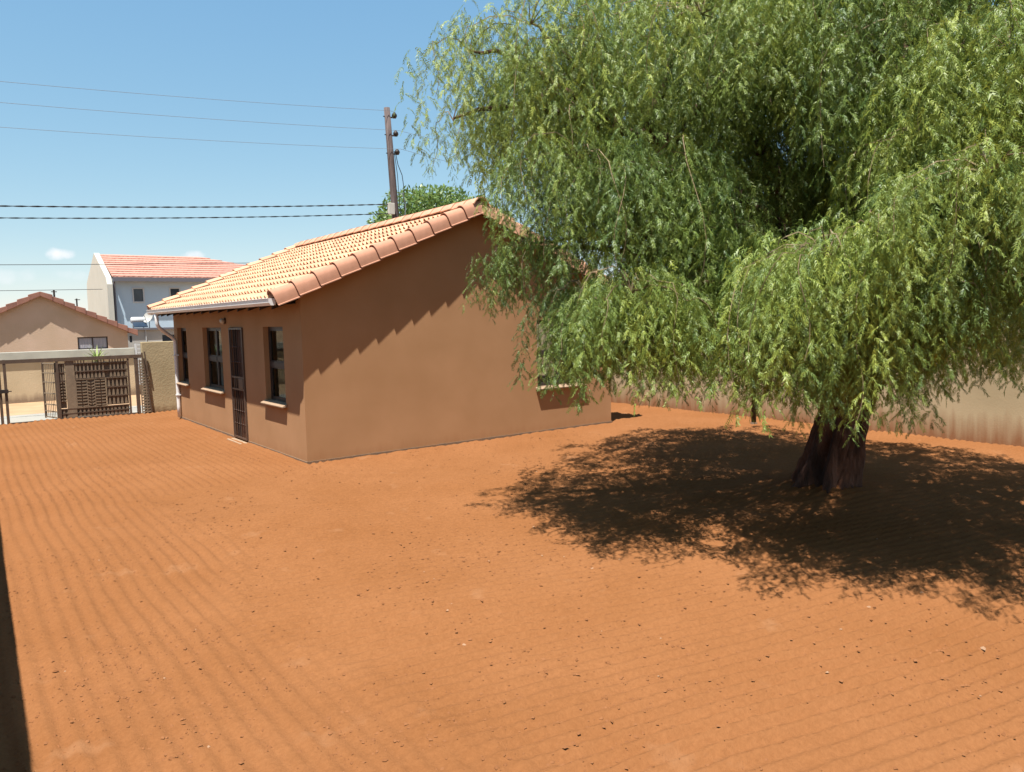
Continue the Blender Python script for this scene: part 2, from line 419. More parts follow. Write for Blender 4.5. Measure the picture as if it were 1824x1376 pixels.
# raked yard: furrows are real relief
YX0, YX1, YY0, YY1 = -4.70, 8.80, -13.0, 9.46
xs = np.concatenate([np.arange(YX0, 1.6, .030), np.arange(1.6, YX1, .09), [YX1]])
ys = np.concatenate([np.arange(YY0, -10.0, .12), np.arange(-10.0, -2.5, .027), np.arange(-2.5, 1.5, .048), np.arange(1.5, YY1, .10), [YY1]])
def soil_height(X, Y):
    bx = -2.35 + .35*(vnoise(Y*.55, Y*0+3, 5)-.5)*2 + np.where(Y > -.8, 4*np.clip((Y+.8), 0, 1.2), 0)
    side = 1/(1+np.exp((X-bx)/.10))                     # 1 = left strip raked towards the gate
    wob = .07*(vnoise(X*.7, Y*.7, 1)-.5) + .22*(vnoise(X*.16, Y*.16, 2)-.5)
    cl = X + wob*.8
    ca, sa = math.cos(math.radians(12)), math.sin(math.radians(12))
    cr = Y*ca + X*sa + wob*1.1
    def furrow(c, along, p, seed):
        ph = c/p*2*np.pi + 1.5*(vnoise(c*1.9, along*.4, seed)-.5) + .9*(vnoise(c*6, along*2.2, seed+3)-.5)
        s = .5 + .5*np.sin(ph)
        s = s**1.7
        amp = (.45+.55*vnoise(c*2.3, along*.8, seed+1))*(.55+.6*vnoise(c*.5, along*.35, seed+7))
        return s*amp
    hl = furrow(cl, Y, .116, 20)
    hr = 1.2*furrow(cr, X, .113, 30)
    fur = side*hl + (1-side)*hr
    berm = np.exp(-((X-bx)/.11)**2) * vnoise(Y*2.1, Y*0, 50)
    h = .037*fur + .026*berm
    h += .020*(vnoise(X*.9, Y*.9, 60)-.5) + .010*(vnoise(X*3.1, Y*3.1, 61)-.5)
    h += .010*(vnoise(X*11, Y*11, 62)-.5) + .009*(vnoise(X*23, Y*23, 63)-.5)
    return h, fur
XX, YY = np.meshgrid(xs, ys)
HH, FUR = soil_height(XX, YY)
mound = .10*np.exp(-(((XX-4.15)**2 + (YY+5.87)**2)/.65**2))
dx_ = np.maximum(np.maximum(-XX, XX-6.27), 0); dy_ = np.maximum(np.maximum(-YY, YY-7.8), 0)
dist_h = np.hypot(dx_, dy_)
pile = .020*np.exp(-dist_h/.12)*(.5+.6*vnoise(XX*2.6, YY*2.6, 80)) + .04*np.exp(-np.clip(8.66-XX, 0, 9)/.16)*(.5+.6*vnoise(XX*2, YY*2, 81))
pile += .04*np.exp(-np.clip(9.40-YY, 0, 9)/.14)*vnoise(XX*2, YY*2, 82)
HH = HH + mound + pile
def grid_mesh(name, XX, YY, ZZ, material):
    ny, nx = XX.shape
    co = np.stack([XX, YY, ZZ], -1).reshape(-1, 3).astype(np.float32)
    i = np.arange(nx-1); j = np.arange(ny-1)
    J, I = np.meshgrid(j, i, indexing='ij'); a = J*nx+I
    q = np.stack([a, a+1, a+nx+1, a+nx], -1).reshape(-1).astype(np.int32)
    return quad_mesh(name, co, q, material, True)
def quad_mesh(name, co, q, material, smooth=False, tint=None, k=4):
    me = bpy.data.meshes.new(name)
    nf = len(q)//k
    me.vertices.add(len(co)); me.vertices.foreach_set("co", co.astype(np.float32).ravel())
    me.loops.add(len(q)); me.loops.foreach_set("vertex_index", q.astype(np.int32))
    me.polygons.add(nf); me.polygons.foreach_set("loop_start", np.arange(0, nf*k, k, dtype=np.int32))
    if smooth: me.polygons.foreach_set("use_smooth", np.ones(nf, dtype=bool))
    me.update(calc_edges=True)
    me.materials.append(material)
    if tint is not None:
        at = me.attributes.new("tint", 'FLOAT', 'POINT'); at.data.foreach_set("value", tint.astype(np.float32))
    return me
structure(link('yard_soil', grid_mesh('yard_soil', XX, YY, HH, M['soil'])))

# crumbs of soil lying in the furrows: nobody could count them
def clods(n, box, smin, smax, seed, material, name, label):
    r = np.random.default_rng(seed)
    x = r.uniform(box[0], box[1], n*4); y = r.uniform(box[2], box[3], n*4)
    h, fur = soil_height(x, y)
    dens = vnoise(x*.9, y*.9, 70)*.75 + .5*vnoise(x*3.3, y*3.3, 71)
    dens = np.clip(dens-.32, .03, 1)*np.where(fur < .35, 1.0, .45)
    keep = r.random(n*4) < dens*1.6
    x, y, h = x[keep][:n], y[keep][:n], h[keep][:n]
    k = len(x)
    s = smin + (smax-smin)*r.random(k)**3.2
    base = np.array([(1,0,0),(0,1,0),(-1,0,0),(0,-1,0),(.1,.1,.75),(0,0,-.5)], float)
    V = base[None]*(1 + .5*(r.random((k,6,1))-.5)) + .25*(r.random((k,6,3))-.5)
    ang = r.random(k)*6.28; c, sn = np.cos(ang), np.sin(ang)
    st = 1 + .6*r.random(k)
    vx = V[...,0]*st[:,None]
    X = (vx*c[:,None]-V[...,1]*sn[:,None])*s[:,None]+x[:,None]
    Y = (vx*sn[:,None]+V[...,1]*c[:,None])*s[:,None]+y[:,None]
    Z = V[...,2]*s[:,None]+h[:,None]+.12*s[:,None]
    co = np.stack([X,Y,Z],-1).reshape(-1,3)
    tri = np.array([(0,1,4),(1,2,4),(2,3,4),(3,0,4)])
    t = (np.arange(k)[:,None,None]*6+tri[None]).reshape(-1)
    me = bpy.data.meshes.new(name); nf = len(t)//3
    me.vertices.add(len(co)); me.vertices.foreach_set("co", co.astype(np.float32).ravel())
    me.loops.add(len(t)); me.loops.foreach_set("vertex_index", t.astype(np.int32))
    me.polygons.add(nf); me.polygons.foreach_set("loop_start", np.arange(0,nf*3,3,dtype=np.int32))
    me.update(calc_edges=True); me.materials.append(material)
    o = link(name, me); tag(o, label, 'soil'); return stuff(o)
clods(46000, (-4.5, 5.0, -10.3, 2.5), .003, .0135, 5, M['clod'], 'soil_crumbs', 'loose red soil crumbs scattered over the raked yard')
clods(60, (-4.3, 3.5, -9.8, -2), .007, .019, 9, M['stone'], 'pebbles', 'sparse pale pebbles lying on the raked red soil')

# street outside the gate
structure(MB().box((-60, 9.62, -.30), (60, 12.0, -.035)).build('road', M['concrete']))

# ------------------------------------------------------------------ boundary walls
def wall_thing(name, label, a, b, z, t, material, axis, cope=None):
    """wall from a to b along axis, its inner face on the given plane"""
    w = thing(name, ((a[0]+b[0])/2, (a[1]+b[1])/2, 0), label, 'wall')
    mb = MB(); mb.box((a[0], a[1], -.25), (b[0], b[1], z)); mb.build('wall_body', material, w, bevel=.012)
    return w
wall_thing('boundary_wall', 'tan plastered yard wall behind the pepper tree', (8.66, -13.5), (8.83, 9.40), 1.93, .17, M['tanwall'], 'y')
w = thing('boundary_wall', (-4.6, -2, 0), 'plastered wall casting the dark shadow strip at bottom left', 'wall')
MB().hexa([(-4.99,-13.5,-.25),(-4.81,-13.5,-.25),(-4.215,9.39,-.25),(-4.395,9.39,-.25),(-4.99,-13.5,2.0),(-4.81,-13.5,2.0),(-4.215,9.39,2.0),(-4.395,9.39,2.0)]).build('wall_body', M['tanwall'], w, bevel=.012)
wall_thing('boundary_wall', 'mottled tan wall between the steel gate and the white downpipe', (-.40, 9.40), (8.655, 9.56), 1.75, .16, M['streetwall'], 'x')
wall_thing('boundary_wall', 'short street wall left of the steel gate', (-4.40, 9.40), (-3.42, 9.56), 1.72, .16, M['streetwall'], 'x')
# neighbour's wall over the road
w = thing('boundary_wall', (-4, 16.1, 0), 'long tan wall with pale top band across the road', 'wall')
MB().box((-30, 16.0, -.3), (.62, 16.16, 1.20)).build('wall_body', M['farwall'], w)
MB().box((-30, 15.93, 1.203), (.62, 16.20, 1.455)).build('top_band', M['coping'], w, bevel=.01)

# ------------------------------------------------------------------ the brown house
HW, HL, HZ = 6.27, 7.80, 2.42
TAN = 0.43; SL = math.sqrt(1+TAN*TAN); CO, SI = 1/SL, TAN/SL
EX, EZ = -.45, 2.47            # eave line of the tile plane
RX = HW/2; RZ = EZ + TAN*(RX-EX)
VY0, VY1 = -.12, 7.95          # tile field along the ridge
house = thing('brown_house', (HW/2, HL/2, 0), 'small brown plastered house with terracotta tiled gable roof', 'house')
WT = .17
wins = [(.78, 1.70), (4.09, 5.40), (6.72, 7.52)]
door = (2.755, 3.525)
WZ0, WZ1 = .86, 2.08
mb = MB()
holes = [(a-WT, b-WT, WZ0, WZ1) for a, b in wins] + [(door[0]-WT, door[1]-WT, 0.02, 2.08)]
wall_panel(mb, (0, WT, 0), (0, 1, 0), (0, 0, 1), (1, 0, 0), HL-2*WT, HZ, WT, holes)
mb.build('wall', M['wall'], house)
GW = (4.43, 5.52)
def gable(y0, ndir, hole):
    mb = MB()
    wall_panel(mb, (0, y0, 0), (1, 0, 0), (0, 0, 1), (0, ndir, 0), HW, HZ, WT, hole)
    y1 = y0 + ndir*WT
    zr = EZ - .05 + TAN*(RX-EX)
    zc = EZ - .05 + TAN*(0-EX)
    a = [(0,y0,HZ),(HW,y0,HZ),(HW,y0,zc),(RX,y0,zr),(0,y0,zc)]
    b = [(x,y1,z) for x,y,z in a]
    mb.add(a+b, [(0,1,2,3,4),(9,8,7,6,5),(1,6,7,2),(2,7,8,3),(3,8,9,4),(4,9,5,0)])
    return mb
gable(0, 1, [(GW[0], GW[1], WZ0, WZ1)]).build('wall', M['wall'], house)
gable(HL, -1, []).build('wall', M['wall'], house)
mb = MB(); wall_panel(mb, (HW, WT, 0), (0, 1, 0), (0, 0, 1), (-1, 0, 0), HL-2*WT, HZ, WT, [(1.2, 2.2, WZ0, WZ1), (5.0, 6.0, WZ0, WZ1)])
mb.build('wall', M['wall'], house)
MB().box((WT, WT, -.1), (HW-WT, HL-WT, .015)).build('floor_slab', M['intfloor'], house)
MB().box((WT+.002, WT+.002, 2.43), (HW-WT-.002, HL-WT-.002, 2.46)).build('ceiling_board', M['interior'], house)
MB().box((3.1, WT+.002, .015), (3.2, HL-WT-.002, 2.43)).build('inner_partition', M['interior'], house)
# plinth strip with its crack line
MB().box((-.018, -.018, -.12), (HW+.018, -.001, .055)).build('plinth', M['plinth'], house)
mb = MB(); mb.box((-.018, -.0005, -.12), (-.001, door[0]-.03, .055)); mb.box((-.018, door[1]+.03, -.12), (-.001, HL, .055)); mb.build('plinth', M['plinth'], house)

def window(parent, org, ud, nd, U, cols, z0, z1, mid, curtain=None):
    """window of steel frame and panes; org at its near bottom corner on the outer wall face, nd pointing inwards"""
    org, ud, nd = Vector(org), Vector(ud), Vector(nd)
    vd = Vector((0, 0, 1)); rec = .085; fw = .045; ft = .05
    V = z1 - z0
    w = bpy.data.objects.new('window', None); COL.objects.link(w); w.parent = parent
    w.matrix_parent_inverse = WINV[parent.name]; WINV[w.name] = Matrix.Identity(4)
    def slab(mb, u0, u1, v0, v1, n0, n1):
        p = []
        for n in (n0, n1):
            for u, v in ((u0, v0), (u1, v0), (u1, v1), (u0, v1)): p.append(org + ud*u + vd*v + nd*n)
        mb.add(p, [(0,1,2,3),(7,6,5,4),(0,4,5,1),(1,5,6,2),(2,6,7,3),(3,7,4,0)])
    mb = MB(); slab(mb, 0, fw, 0, V, rec, rec+ft); slab(mb, U-fw, U, 0, V, rec, rec+ft)
    slab(mb, fw, U-fw, 0, fw, rec, rec+ft); slab(mb, fw, U-fw, V-fw, V, rec, rec+ft)
    mb.build('frame', M['frame'], w)
    cw = (U-2*fw)/cols
    for c in range(1, cols):
        mb = MB(); slab(mb, fw+c*cw-.025, fw+c*cw+.025, fw, V-fw, rec+.002, rec+ft-.002); mb.build('mullion', M['frame'], w)
    for c in range(cols):
        a, b = fw+c*cw+(.027 if c else .002), fw+(c+1)*cw-(.027 if c < cols-1 else .002)
        mb = MB(); slab(mb, a, b, mid-.04, mid+.04, rec-.006, rec+ft-.006); mb.build('transom', M['frame'], w)
        for v0, v1 in ((fw+.002, mid-.042), (mid+.042, V-fw-.002)):
            s = MB()      # opening sash rim
            slab(s, a, a+.022, v0, v1, rec+.008, rec+.038); slab(s, b-.022, b, v0, v1, rec+.008, rec+.038)
            slab(s, a+.022, b-.022, v0, v0+.022, rec+.008, rec+.038); slab(s, a+.022, b-.022, v1-.022, v1, rec+.008, rec+.038)
            s.build('sash', M['frame'], w)
            g = MB(); slab(g, a+.022, b-.022, v0+.022, v1-.022, rec+.020, rec+.025); g.build('pane', M['glass'], w)
    mb = MB()      # sloping sill
    o1, o2 = -.05, U+.05
    def q(u, v, n): return org + ud*u + vd*v + nd*n
    pts = [q(o1,-.055,-.085),q(o2,-.055,-.085),q(o2,-.045,-.0015),q(o1,-.045,-.0015),q(o1,-.030,-.09),q(o2,-.030,-.09),q(o2,.004,-.0015),q(o1,.004,-.0015)]
    mb.hexa(pts); mb.build('sill', M['sill'], w, bevel=.006)
    mb = MB(); slab(mb, .001, U-.001, -.004, .006, .0, rec+ft-.002); mb.build('inner_sill', M['sill'], w)
    if curtain:
        for (u0, u1) in curtain:
            mb = MB(); k = 26; o = len(mb.v)
            for i in range(k+1):
                u = u0+(u1-u0)*i/k; nn = .26+.022*math.sin(i*1.9)+.01*math.sin(i*.7)
                mb.v.append(tuple(q(u, V+.02, nn))); mb.v.append(tuple(q(u, -.02, nn+.01)))
            for i in range(k): mb.f.append((2*i, 2*i+1, 2*i+3, 2*i+2))
            mb.build('curtain', M['curtain'], w, smooth=True)
    return w
window(house, (0, wins[0][0], WZ0), (0,1,0), (1,0,0), wins[0][1]-wins[0][0], 1, WZ0, WZ1, .60, [(-.02, .26)])
window(house, (0, wins[1][0], WZ0), (0,1,0), (1,0,0), wins[1][1]-wins[1][0], 2, WZ0, WZ1, .60, [(.0, .34), (.98, 1.30)])
window(house, (0, wins[2][0], WZ0), (0,1,0), (1,0,0), wins[2][1]-wins[2][0], 1, WZ0, WZ1, .60, [(.5, .78)])
window(house, (GW[0], 0, WZ0), (1,0,0), (0,1,0), GW[1]-GW[0], 2, WZ0, WZ1, .60)

# front door behind its steel security gate
d0, d1 = door
mb = MB(); mb.box((.10, d0+.045, .03), (.14, d1-.045, 2.035))
dr = mb.build('door', M['doorwood'], house)
for z0, z1 in ((.15, .85), (1.0, 1.9)):
    for a, b in ((d0+.12, d0+.36), (d0+.41, d1-.12)): MB().box((.090, a, z0), (.0995, b, z1)).build('door_panel', M['doorwood'], dr, bevel=.006)
mb = MB(); mb.box((.05, d0, .021), (.15, d0+.04, 2.08)); mb.box((.05, d1-.04, .021), (.15, d1, 2.08)); mb.box((.05, d0+.04, 2.04), (.15, d1-.04, 2.08))
mb.build('door_frame', M['frame'], house)
MB().box((-.16, d0-.02, -.1), (.17, d1+.02, .019)).build('doorstep', M['sill'], house, bevel=.008)
sg = MB()
for a in (d0+.002, d1-.034): sg.box((-.030, a, .05), (.002, a+.032, 2.07))
for z in (.05, 2.038): sg.box((-.028, d0+.034, z), (0, d1-.034, z+.03))
for z in (.94, 1.16): sg.box((-.026, d0+.034, z), (-.002, d1-.034, z+.03))
gobj = sg.build('security_gate', M['burglar'], house)
for i in range(6):
    y = d0+.034 + (d1-d0-.068)*(i+.5)/6
    for z0, z1 in ((.08, .94), (1.19, 2.038)): MB().tube([(-.014, y, z0), (-.014, y, z1)], .008, 6).build('bar', M['burglar'], gobj)
    for z in (.32, .56, 1.45, 1.72): MB().tube([(-.014, y, z-.016), (-.014, y, z), (-.014, y, z+.016)], [.010, .017, .010], 6).build('collar', M['burglar'], gobj)
MB().box((-.034, d0+.06, .975), (.006, d0+.30, 1.155)).build('lock_box', M['burglar'], gobj, bevel=.004)
for i in range(3): MB().box((-.022, d0+.36+i*.11, .971), (-.006, d0+.385+i*.11, 1.159)).build('bar', M['burglar'], gobj)

# bulkhead lamp over the door (unlit)
lamp = MB(); lamp.tube([(-.001, 3.78, 2.20), (-.03, 3.78, 2.20)], [.06, .06], 14); lb = lamp.build('wall_lamp', M['burglar'], house)
MB().tube([(-.031, 3.78, 2.20), (-.06, 3.78, 2.195), (-.085, 3.78, 2.185), (-.10, 3.78, 2.18)], [.05, .055, .045, .01], 14).build('lamp_glass', M['whitebox'], lb, smooth=True)

# ---- roof
roof = bpy.data.objects.new('roof', None); COL.objects.link(roof); roof.parent = house
roof.matrix_parent_inverse = WINV[house.name]; WINV[roof.name] = Matrix.Identity(4)
mb = MB()
for s in (1, -1):
    def X(x): return x if s == 1 else HW - x
    a = [(X(EX+.05), VY0+.02, EZ-.03+.05*TAN), (X(EX+.05), VY1-.02, EZ-.03+.05*TAN), (X(RX), VY1-.02, RZ-.03), (X(RX), VY0+.02, RZ-.03)]
    b = [(x, y, z+.018) for x, y, z in a]
    mb.hexa(a+b)
mb.build('underlay_light_block', M['underlay_light_block'], roof)  # dark slab under the tiles, put in to block light
ROWS, COLS = 11, 25
EXPO = (RX-EX)*SL/ROWS; CWD = (VY1-VY0)/COLS
# tile mesh in local axes: x = up the slope, y = along the ridge, z = off the roof
prof = []
for k in range(2):
    for u, h in ((0, 0), (.30, 0), (.40, .40), (.49, .90), (.60, 1.0), (.71, .85), (.80, .38), (.88, .03)): prof.append(((k+u)/2, h))
prof.append((1.0, 0))
tb = MB(); n = len(prof); TLN = EXPO+.06
for sidx, (x, base, rh) in enumerate(((0, .028, .048), (TLN, .006, .013))):
    for u, h in prof: tb.v.append((x, u*(CWD-.003), base + h*rh))
for u, h in prof: tb.v.append((.004, u*(CWD-.003), .028 + h*.048 - .012))
for i in range(n-1):
    tb.f.append((i+1, i, n+i, n+i+1))
    tb.f.append((i, i+1, 2*n+i+1, 2*n+i))
for i in range(n-1):
    tb.f.append((2*n+i, 2*n+i+1, n+i+1, n+i))
tile_me = tb.mesh('roof_tile', M['tile'], True)
tile_me.set_sharp_from_angle(angle=math.radians(50))
pitch = math.atan(TAN)
rj = random.Random(3)
for r in range(ROWS):
    for c in range(COLS):
        s = r*EXPO
        o = link('roof_tile', tile_me, roof, (EX + s*CO + rj.uniform(-.004, .004), VY0 + c*CWD, EZ + s*SI + rj.uniform(-.002, .002)),
                 (rj.uniform(-.006, .006), -pitch + rj.uniform(-.005, .005), rj.uniform(-.004, .004)))
# the far slope, which the yard does not see, as one sheet of the same tiles
base_v = np.array(tb.v); bf = tb.f
mb = MB()
for r in range(ROWS):
    for c in range(COLS):
        s = r*EXPO
        vv = [(HW - (EX + s*CO + x*CO - z*SI), VY0 + c*CWD + y, EZ + s*SI + x*SI + z*CO) for x, y, z in tb.v]
        mb.add(vv, [f[::-1] for f in bf])
stuff(mb.build('back_slope_tiles', M['tile'], roof, smooth=True))
# verge tiles: barrel top and hanging skirt
vp = [(.14, .052), (.10, .085), (.05, .102), (.0, .104), (-.045, .088), (-.075, .055), (-.088, .010), (-.092, -.06), (-.094, -.105), (-.108, -.112), (-.108, -.124), (-.082, -.124)]
ip = [(y+.012 if i > 4 else y, nn-.016 if i <= 6 else nn) for i, (y, nn) in enumerate(vp)]
vb = MB(); n = len(vp); VL = EXPO+.045
for x, dy, dn, sc in ((0, -.024, .034, 1.07), (VL, 0, .0, 1.0)):
    for y, nn in vp: vb.v.append((x, y*sc+dy, nn*sc+dn))
    for y, nn in ip: vb.v.append((x, y*sc+dy, nn*sc+dn))
for i in range(n-1):
    vb.f.append((i, i+1, 2*n+i+1, 2*n+i))
    vb.f.append((n+i+1, n+i, 3*n+i, 3*n+i+1))
    vb.f.append((i, n+i, n+i+1, i+1))
    vb.f.append((2*n+i+1, 3*n+i+1, 3*n+i, 2*n+i))
verge_me = vb.mesh('verge_tile', M['verge'])
vb2 = MB(); vb2.v = [(x, -y, z) for x, y, z in vb.v]; vb2.f = [f[::-1] for f in vb.f]
verge_me2 = vb2.mesh('verge_tile', M['tile'])
for me in (verge_me, verge_me2):
    me.polygons.foreach_set("use_smooth", [True]*len(me.polygons)); me.set_sharp_from_angle(angle=math.radians(38))
for r in range(ROWS):
    s = r*EXPO
    for side in (0, 1):
        for (yy, near) in ((VY0, True), (VY1, False)):
            if side == 0:
                link('verge_tile', verge_me if near else verge_me2, roof, (EX+s*CO, yy, EZ+s*SI), (0, -pitch+rj.uniform(-.006, .006), 0))
            else:
                link('verge_tile', verge_me2 if near else verge_me, roof, (HW-(EX+s*CO), yy, EZ+s*SI), (0, -pitch, math.pi))
# ridge caps
rp = [(-.155, -.060), (-.12, -.012), (-.07, .040), (-.02, .058), (.02, .058), (.07, .040), (.12, -.012), (.155, -.060)]
rb = MB(); n = len(rp); RLN = (VY1-VY0+.20)/23
for y, k, dn in ((0, 1.07, .012), (RLN+.04, 1.0, 0)):
    for x, z in rp: rb.v.append((x*k, y, z+dn))
for y, k, dn in ((0, 1.07, .012), (RLN+.04, 1.0, 0)):
    for x, z in rp: rb.v.append((x*k*.93, y, z+dn-.016))
for i in range(n-1):
    rb.f.append((i, i+1, n+i+1, n+i)); rb.f.append((2*n+i+1, 2*n+i, 3*n+i, 3*n+i+1))
    rb.f.append((i+1, i, 2*n+i, 2*n+i+1)); rb.f.append((n+i, n+i+1, 3*n+i+1, 3*n+i))
for s_ in (0, n-1): rb.f.append((s_, n+s_, 3*n+s_, 2*n+s_))
ridge_me = rb.mesh('ridge_tile', M['ridge'], True); ridge_me.set_sharp_from_angle(angle=math.radians(40))
for k in range(23):
    link('ridge_tile', ridge_me, roof, (RX, VY0-.115+k*RLN, RZ+.085+rj.uniform(-.003, .003)), (rj.uniform(-.004, .004), 0, 0))
# eaves: rafters, fascia, gutter, downpipe
for i in range(15):
    y = .09 + i*(HL-.18)/14
    mb = MB(); h = .155
    x0, x1 = EX+.06, .02
    z0, z1 = EZ-.035+.06*TAN, EZ-.035+TAN*(x1-EX)
    mb.hexa([(x0,y-.022,z0-h*.8),(x1,y-.022,z1-h),(x1,y+.022,z1-h),(x0,y+.022,z0-h*.8),(x0,y-.022,z0),(x1,y-.022,z1),(x1,y+.022,z1),(x0,y+.022,z0)])
    mb.build('rafter_tail', M['rafter'], roof)
MB().box((EX+.035, VY0+.03, EZ-.075), (EX+.055, VY1-.03, EZ-.01)).build('fascia', M['gutter'], roof)
gp = [(-.020, .0), (-.020, -.085), (-.035, -.098), (-.085, -.098), (-.112, -.060), (-.118, -.004), (-.128, .002), (-.126, .006), (-.112, .004), (-.106, -.056), (-.082, -.090), (-.036, -.090), (-.026, -.080), (-.026, .0)]
mb = MB(); n = len(gp); GX, GZ = EX+.052, 2.488
for y in (VY0-.02, VY1+.03):
    for x, z in gp: mb.v.append((GX+x, y, GZ+z))
for i in range(n):
    j = (i+1) % n; mb.f.append((j, i, n+i, n+j))
for y in (VY0-.02, VY1+.03): mb.add([(GX+x, y, GZ+z) for x, z in gp[:7]], [tuple(range(7))])
mb.build('gutter', M['gutter'], roof)
def bez(a, b, c, d, k):
    a, b, c, d = map(Vector, (a, b, c, d)); out = []
    for i in range(k+1):
        t = i/k; out.append(a*(1-t)**3 + b*3*t*(1-t)**2 + c*3*t*t*(1-t) + d*t**3)
    return out
pp = [(GX-.06, 7.30, 2.395), (GX-.06, 7.30, 2.30)] + bez((GX-.06, 7.30, 2.26), (GX-.06, 7.30, 2.10), (GX-.02, 7.32, 2.10), (-.20, 7.45, 1.93), 6) + bez((-.16, 7.46, 1.90), (-.06, 7.50, 1.83), (-.055, 7.50, 1.80), (-.055, 7.52, 1.70), 5) + [(-.055, 7.53, .30), (-.055, 7.53, .06)]
MB().tube(pp, .04, 10).build('downpipe', M['gutter'], roof, smooth=True)
for z in (.55, 1.45): MB().box((-.10, 7.475, z), (-.001, 7.585, z+.025)).build('pipe_bracket', M['gutter'], roof)

# ------------------------------------------------------------------ steel gate in the street wall
G = {}
gate = thing('steel_gate', (-1.4, 9.40, 0), 'low brown steel gate of pickets and chevron slats by the road', 'gate')
GY = 9.42
def gb(name, a, b, m='gate'): return MB().box(a, b).build(name, M[m], gate)
for x in (-3.36, -3.25): gb('post', (x, GY-.03, -.1), (x+.055, GY+.03, 1.46), 'gatedark')
gb('top_rail', (-3.40, GY-.035, 1.372), (-.42, GY+.035, 1.455), 'gatedark')
gb('bottom_rail', (-3.19, GY-.03, .0), (-.56, GY+.03, .045), 'gatedark')
gb('latch_box', (-3.37, GY-.07, .72), (-3.18, GY-.032, .80), 'darksteel')
gb('latch_bolt', (-3.19, GY-.05, .745), (-3.12, GY-.035, .765), 'darksteel')
gb('post', (-2.235, GY-.03, .046), (-2.185, GY+.03, 1.370), 'gatedark')
gb('sheet', (-2.055, GY-.012, .06), (-1.865, GY+.004, 1.369))
gb('post', (-.745, GY-.025, .046), (-.705, GY+.025, 1.369), 'gatedark')
gb('post', (-.585, GY-.03, -.05), (-.505, GY+.03, 1.369), 'gatedark')
def picket(x, z0, z1, w0, w1, y=GY):
    MB().hexa([(x-w0,y-.006,z0),(x+w0,y-.006,z0),(x+w0,y+.006,z0),(x-w0,y+.006,z0),(x-w1,y-.006,z1),(x+w1,y-.006,z1),(x+w1,y+.006,z1),(x-w1,y+.006,z1)]).build('picket', M['gate'], gate)
# top row of tapered pickets
for i in range(14):
    x = -1.825 + i*.080
    if -1.20 < x < -1.14: continue
    picket(x, .955, 1.10, .030, .012); picket(x, 1.13, 1.285, .020, .010)
for z in (1.105, 1.290, .925): gb('rail', (-1.865, GY-.018, z), (-.746, GY+.018, z+.022), 'gatedark')
for i in range(18):
    x = -1.84 + i*.06
    if i in (4, 5, 11): continue
    picket(x, 1.313, 1.370, .012, .012)
# left narrow bay
for x in (-2.155, -2.095):
    picket(x, .93, 1.10, .022, .012); picket(x, 1.13, 1.30, .014, .010)
for z in (.905, 1.105, 1.30): gb('rail', (-2.184, GY-.016, z), (-2.056, GY+.016, z+.02), 'gatedark')
def chevron(x0, x1, z, dip, h=.030, y=GY):
    xm = (x0+x1)/2
    mb = MB()
    for a, b, za, zb in ((x0, xm-.012, z, z-dip), (xm+.012, x1, z-dip, z)):
        mb.hexa([(a,y-.012,za),(b,y-.012,zb),(b,y+.012,zb),(a,y+.012,za),(a,y-.012,za+h),(b,y-.012,zb+h),(b,y+.012,zb+h),(a,y+.012,za+h)])
    mb.build('chevron_slat', M['gate'], gate)
for k in range(9):
    z = .285 + k*.071
    chevron(-1.845, -1.635, z, .006); chevron(-1.615, -1.475, z-.012, .024); chevron(-1.455, -1.235, z+.012, -.008+.012)
    if k > 1: chevron(-2.18, -2.06, z, -.014)
for x in (-1.855, -1.625, -1.465, -1.222): gb('stile', (x-.008, GY-.014, .27), (x+.008, GY+.014, .923))
gb('backing_sheet', (-1.845, GY+.020, .27), (-1.235, GY+.024, .92), 'gateback')
# right bay of pickets
for z0, z1 in ((.30, .48), (.515, .69), (.725, .905)):
    for i in range(5): picket(-1.165+i*.088, z0, z1, .030, .009)
for z in (.488, .697): gb('rail', (-1.213, GY-.016, z), (-.746, GY+.016, z+.022), 'gatedark')
# bottom row
for i in range(17): picket(-2.13+i*.083, .05, .135, .034, .022); picket(-2.13+i*.083, .165, .245, .024, .008)
for z in (.14, .25): gb('rail', (-2.184, GY-.016, z), (-.746, GY+.016, z+.018), 'gatedark')
for a, b in (((-1.86, .93), (-.75, 1.30)), ((-1.215, .28), (-.75, .92)), ((-2.18, .05), (-.75, .26)), ((-2.18, .28), (-2.06, 1.31))): gb('backing_sheet', (a[0], GY+.045, a[1]), (b[0], GY+.049, b[1]), 'gateback')
# folded comb panel against the wall
comb = thing('slotted_screen', (-.30, 9.36, 0), 'narrow slotted brown steel screen leaning on wall beside the gate', 'screen')
for a, b in (((-.485, 9.37, -.02), (-.46, 9.39, 1.33)), ((-.375, 9.35, -.02), (-.35, 9.39, 1.36))):
    MB().box(a, b).build('stile', M['gate'], comb)
for k in range(19):
    z = .03 + k*.069
    MB().hexa([(-.458,9.365,z),(-.377,9.355,z+.012),(-.377,9.385,z+.012),(-.458,9.385,z),(-.458,9.365,z+.036),(-.377,9.355,z+.050),(-.377,9.385,z+.050),(-.458,9.385,z+.036)]).build('slat', M['gate'], comb)
    if k < 14: MB().hexa([(-.348,9.352,z),(-.26+.004*k*-1,9.34,z+.02),(-.26-.004*k,9.385,z+.02),(-.348,9.385,z),(-.348,9.352,z+.036),(-.26-.004*k,9.34,z+.05),(-.26-.004*k,9.385,z+.05),(-.348,9.385,z+.036)]).build('slat', M['gate'], comb)
MB().bar((-.42, 9.34, 1.50), (-.27, 9.34, .0), .03, .03).build('brace', M['gatedark'], comb)
MB().bar((-.36, 9.335, 1.52), (-.30, 9.335, .9), .03, .03).build('brace', M['gatedark'], comb)
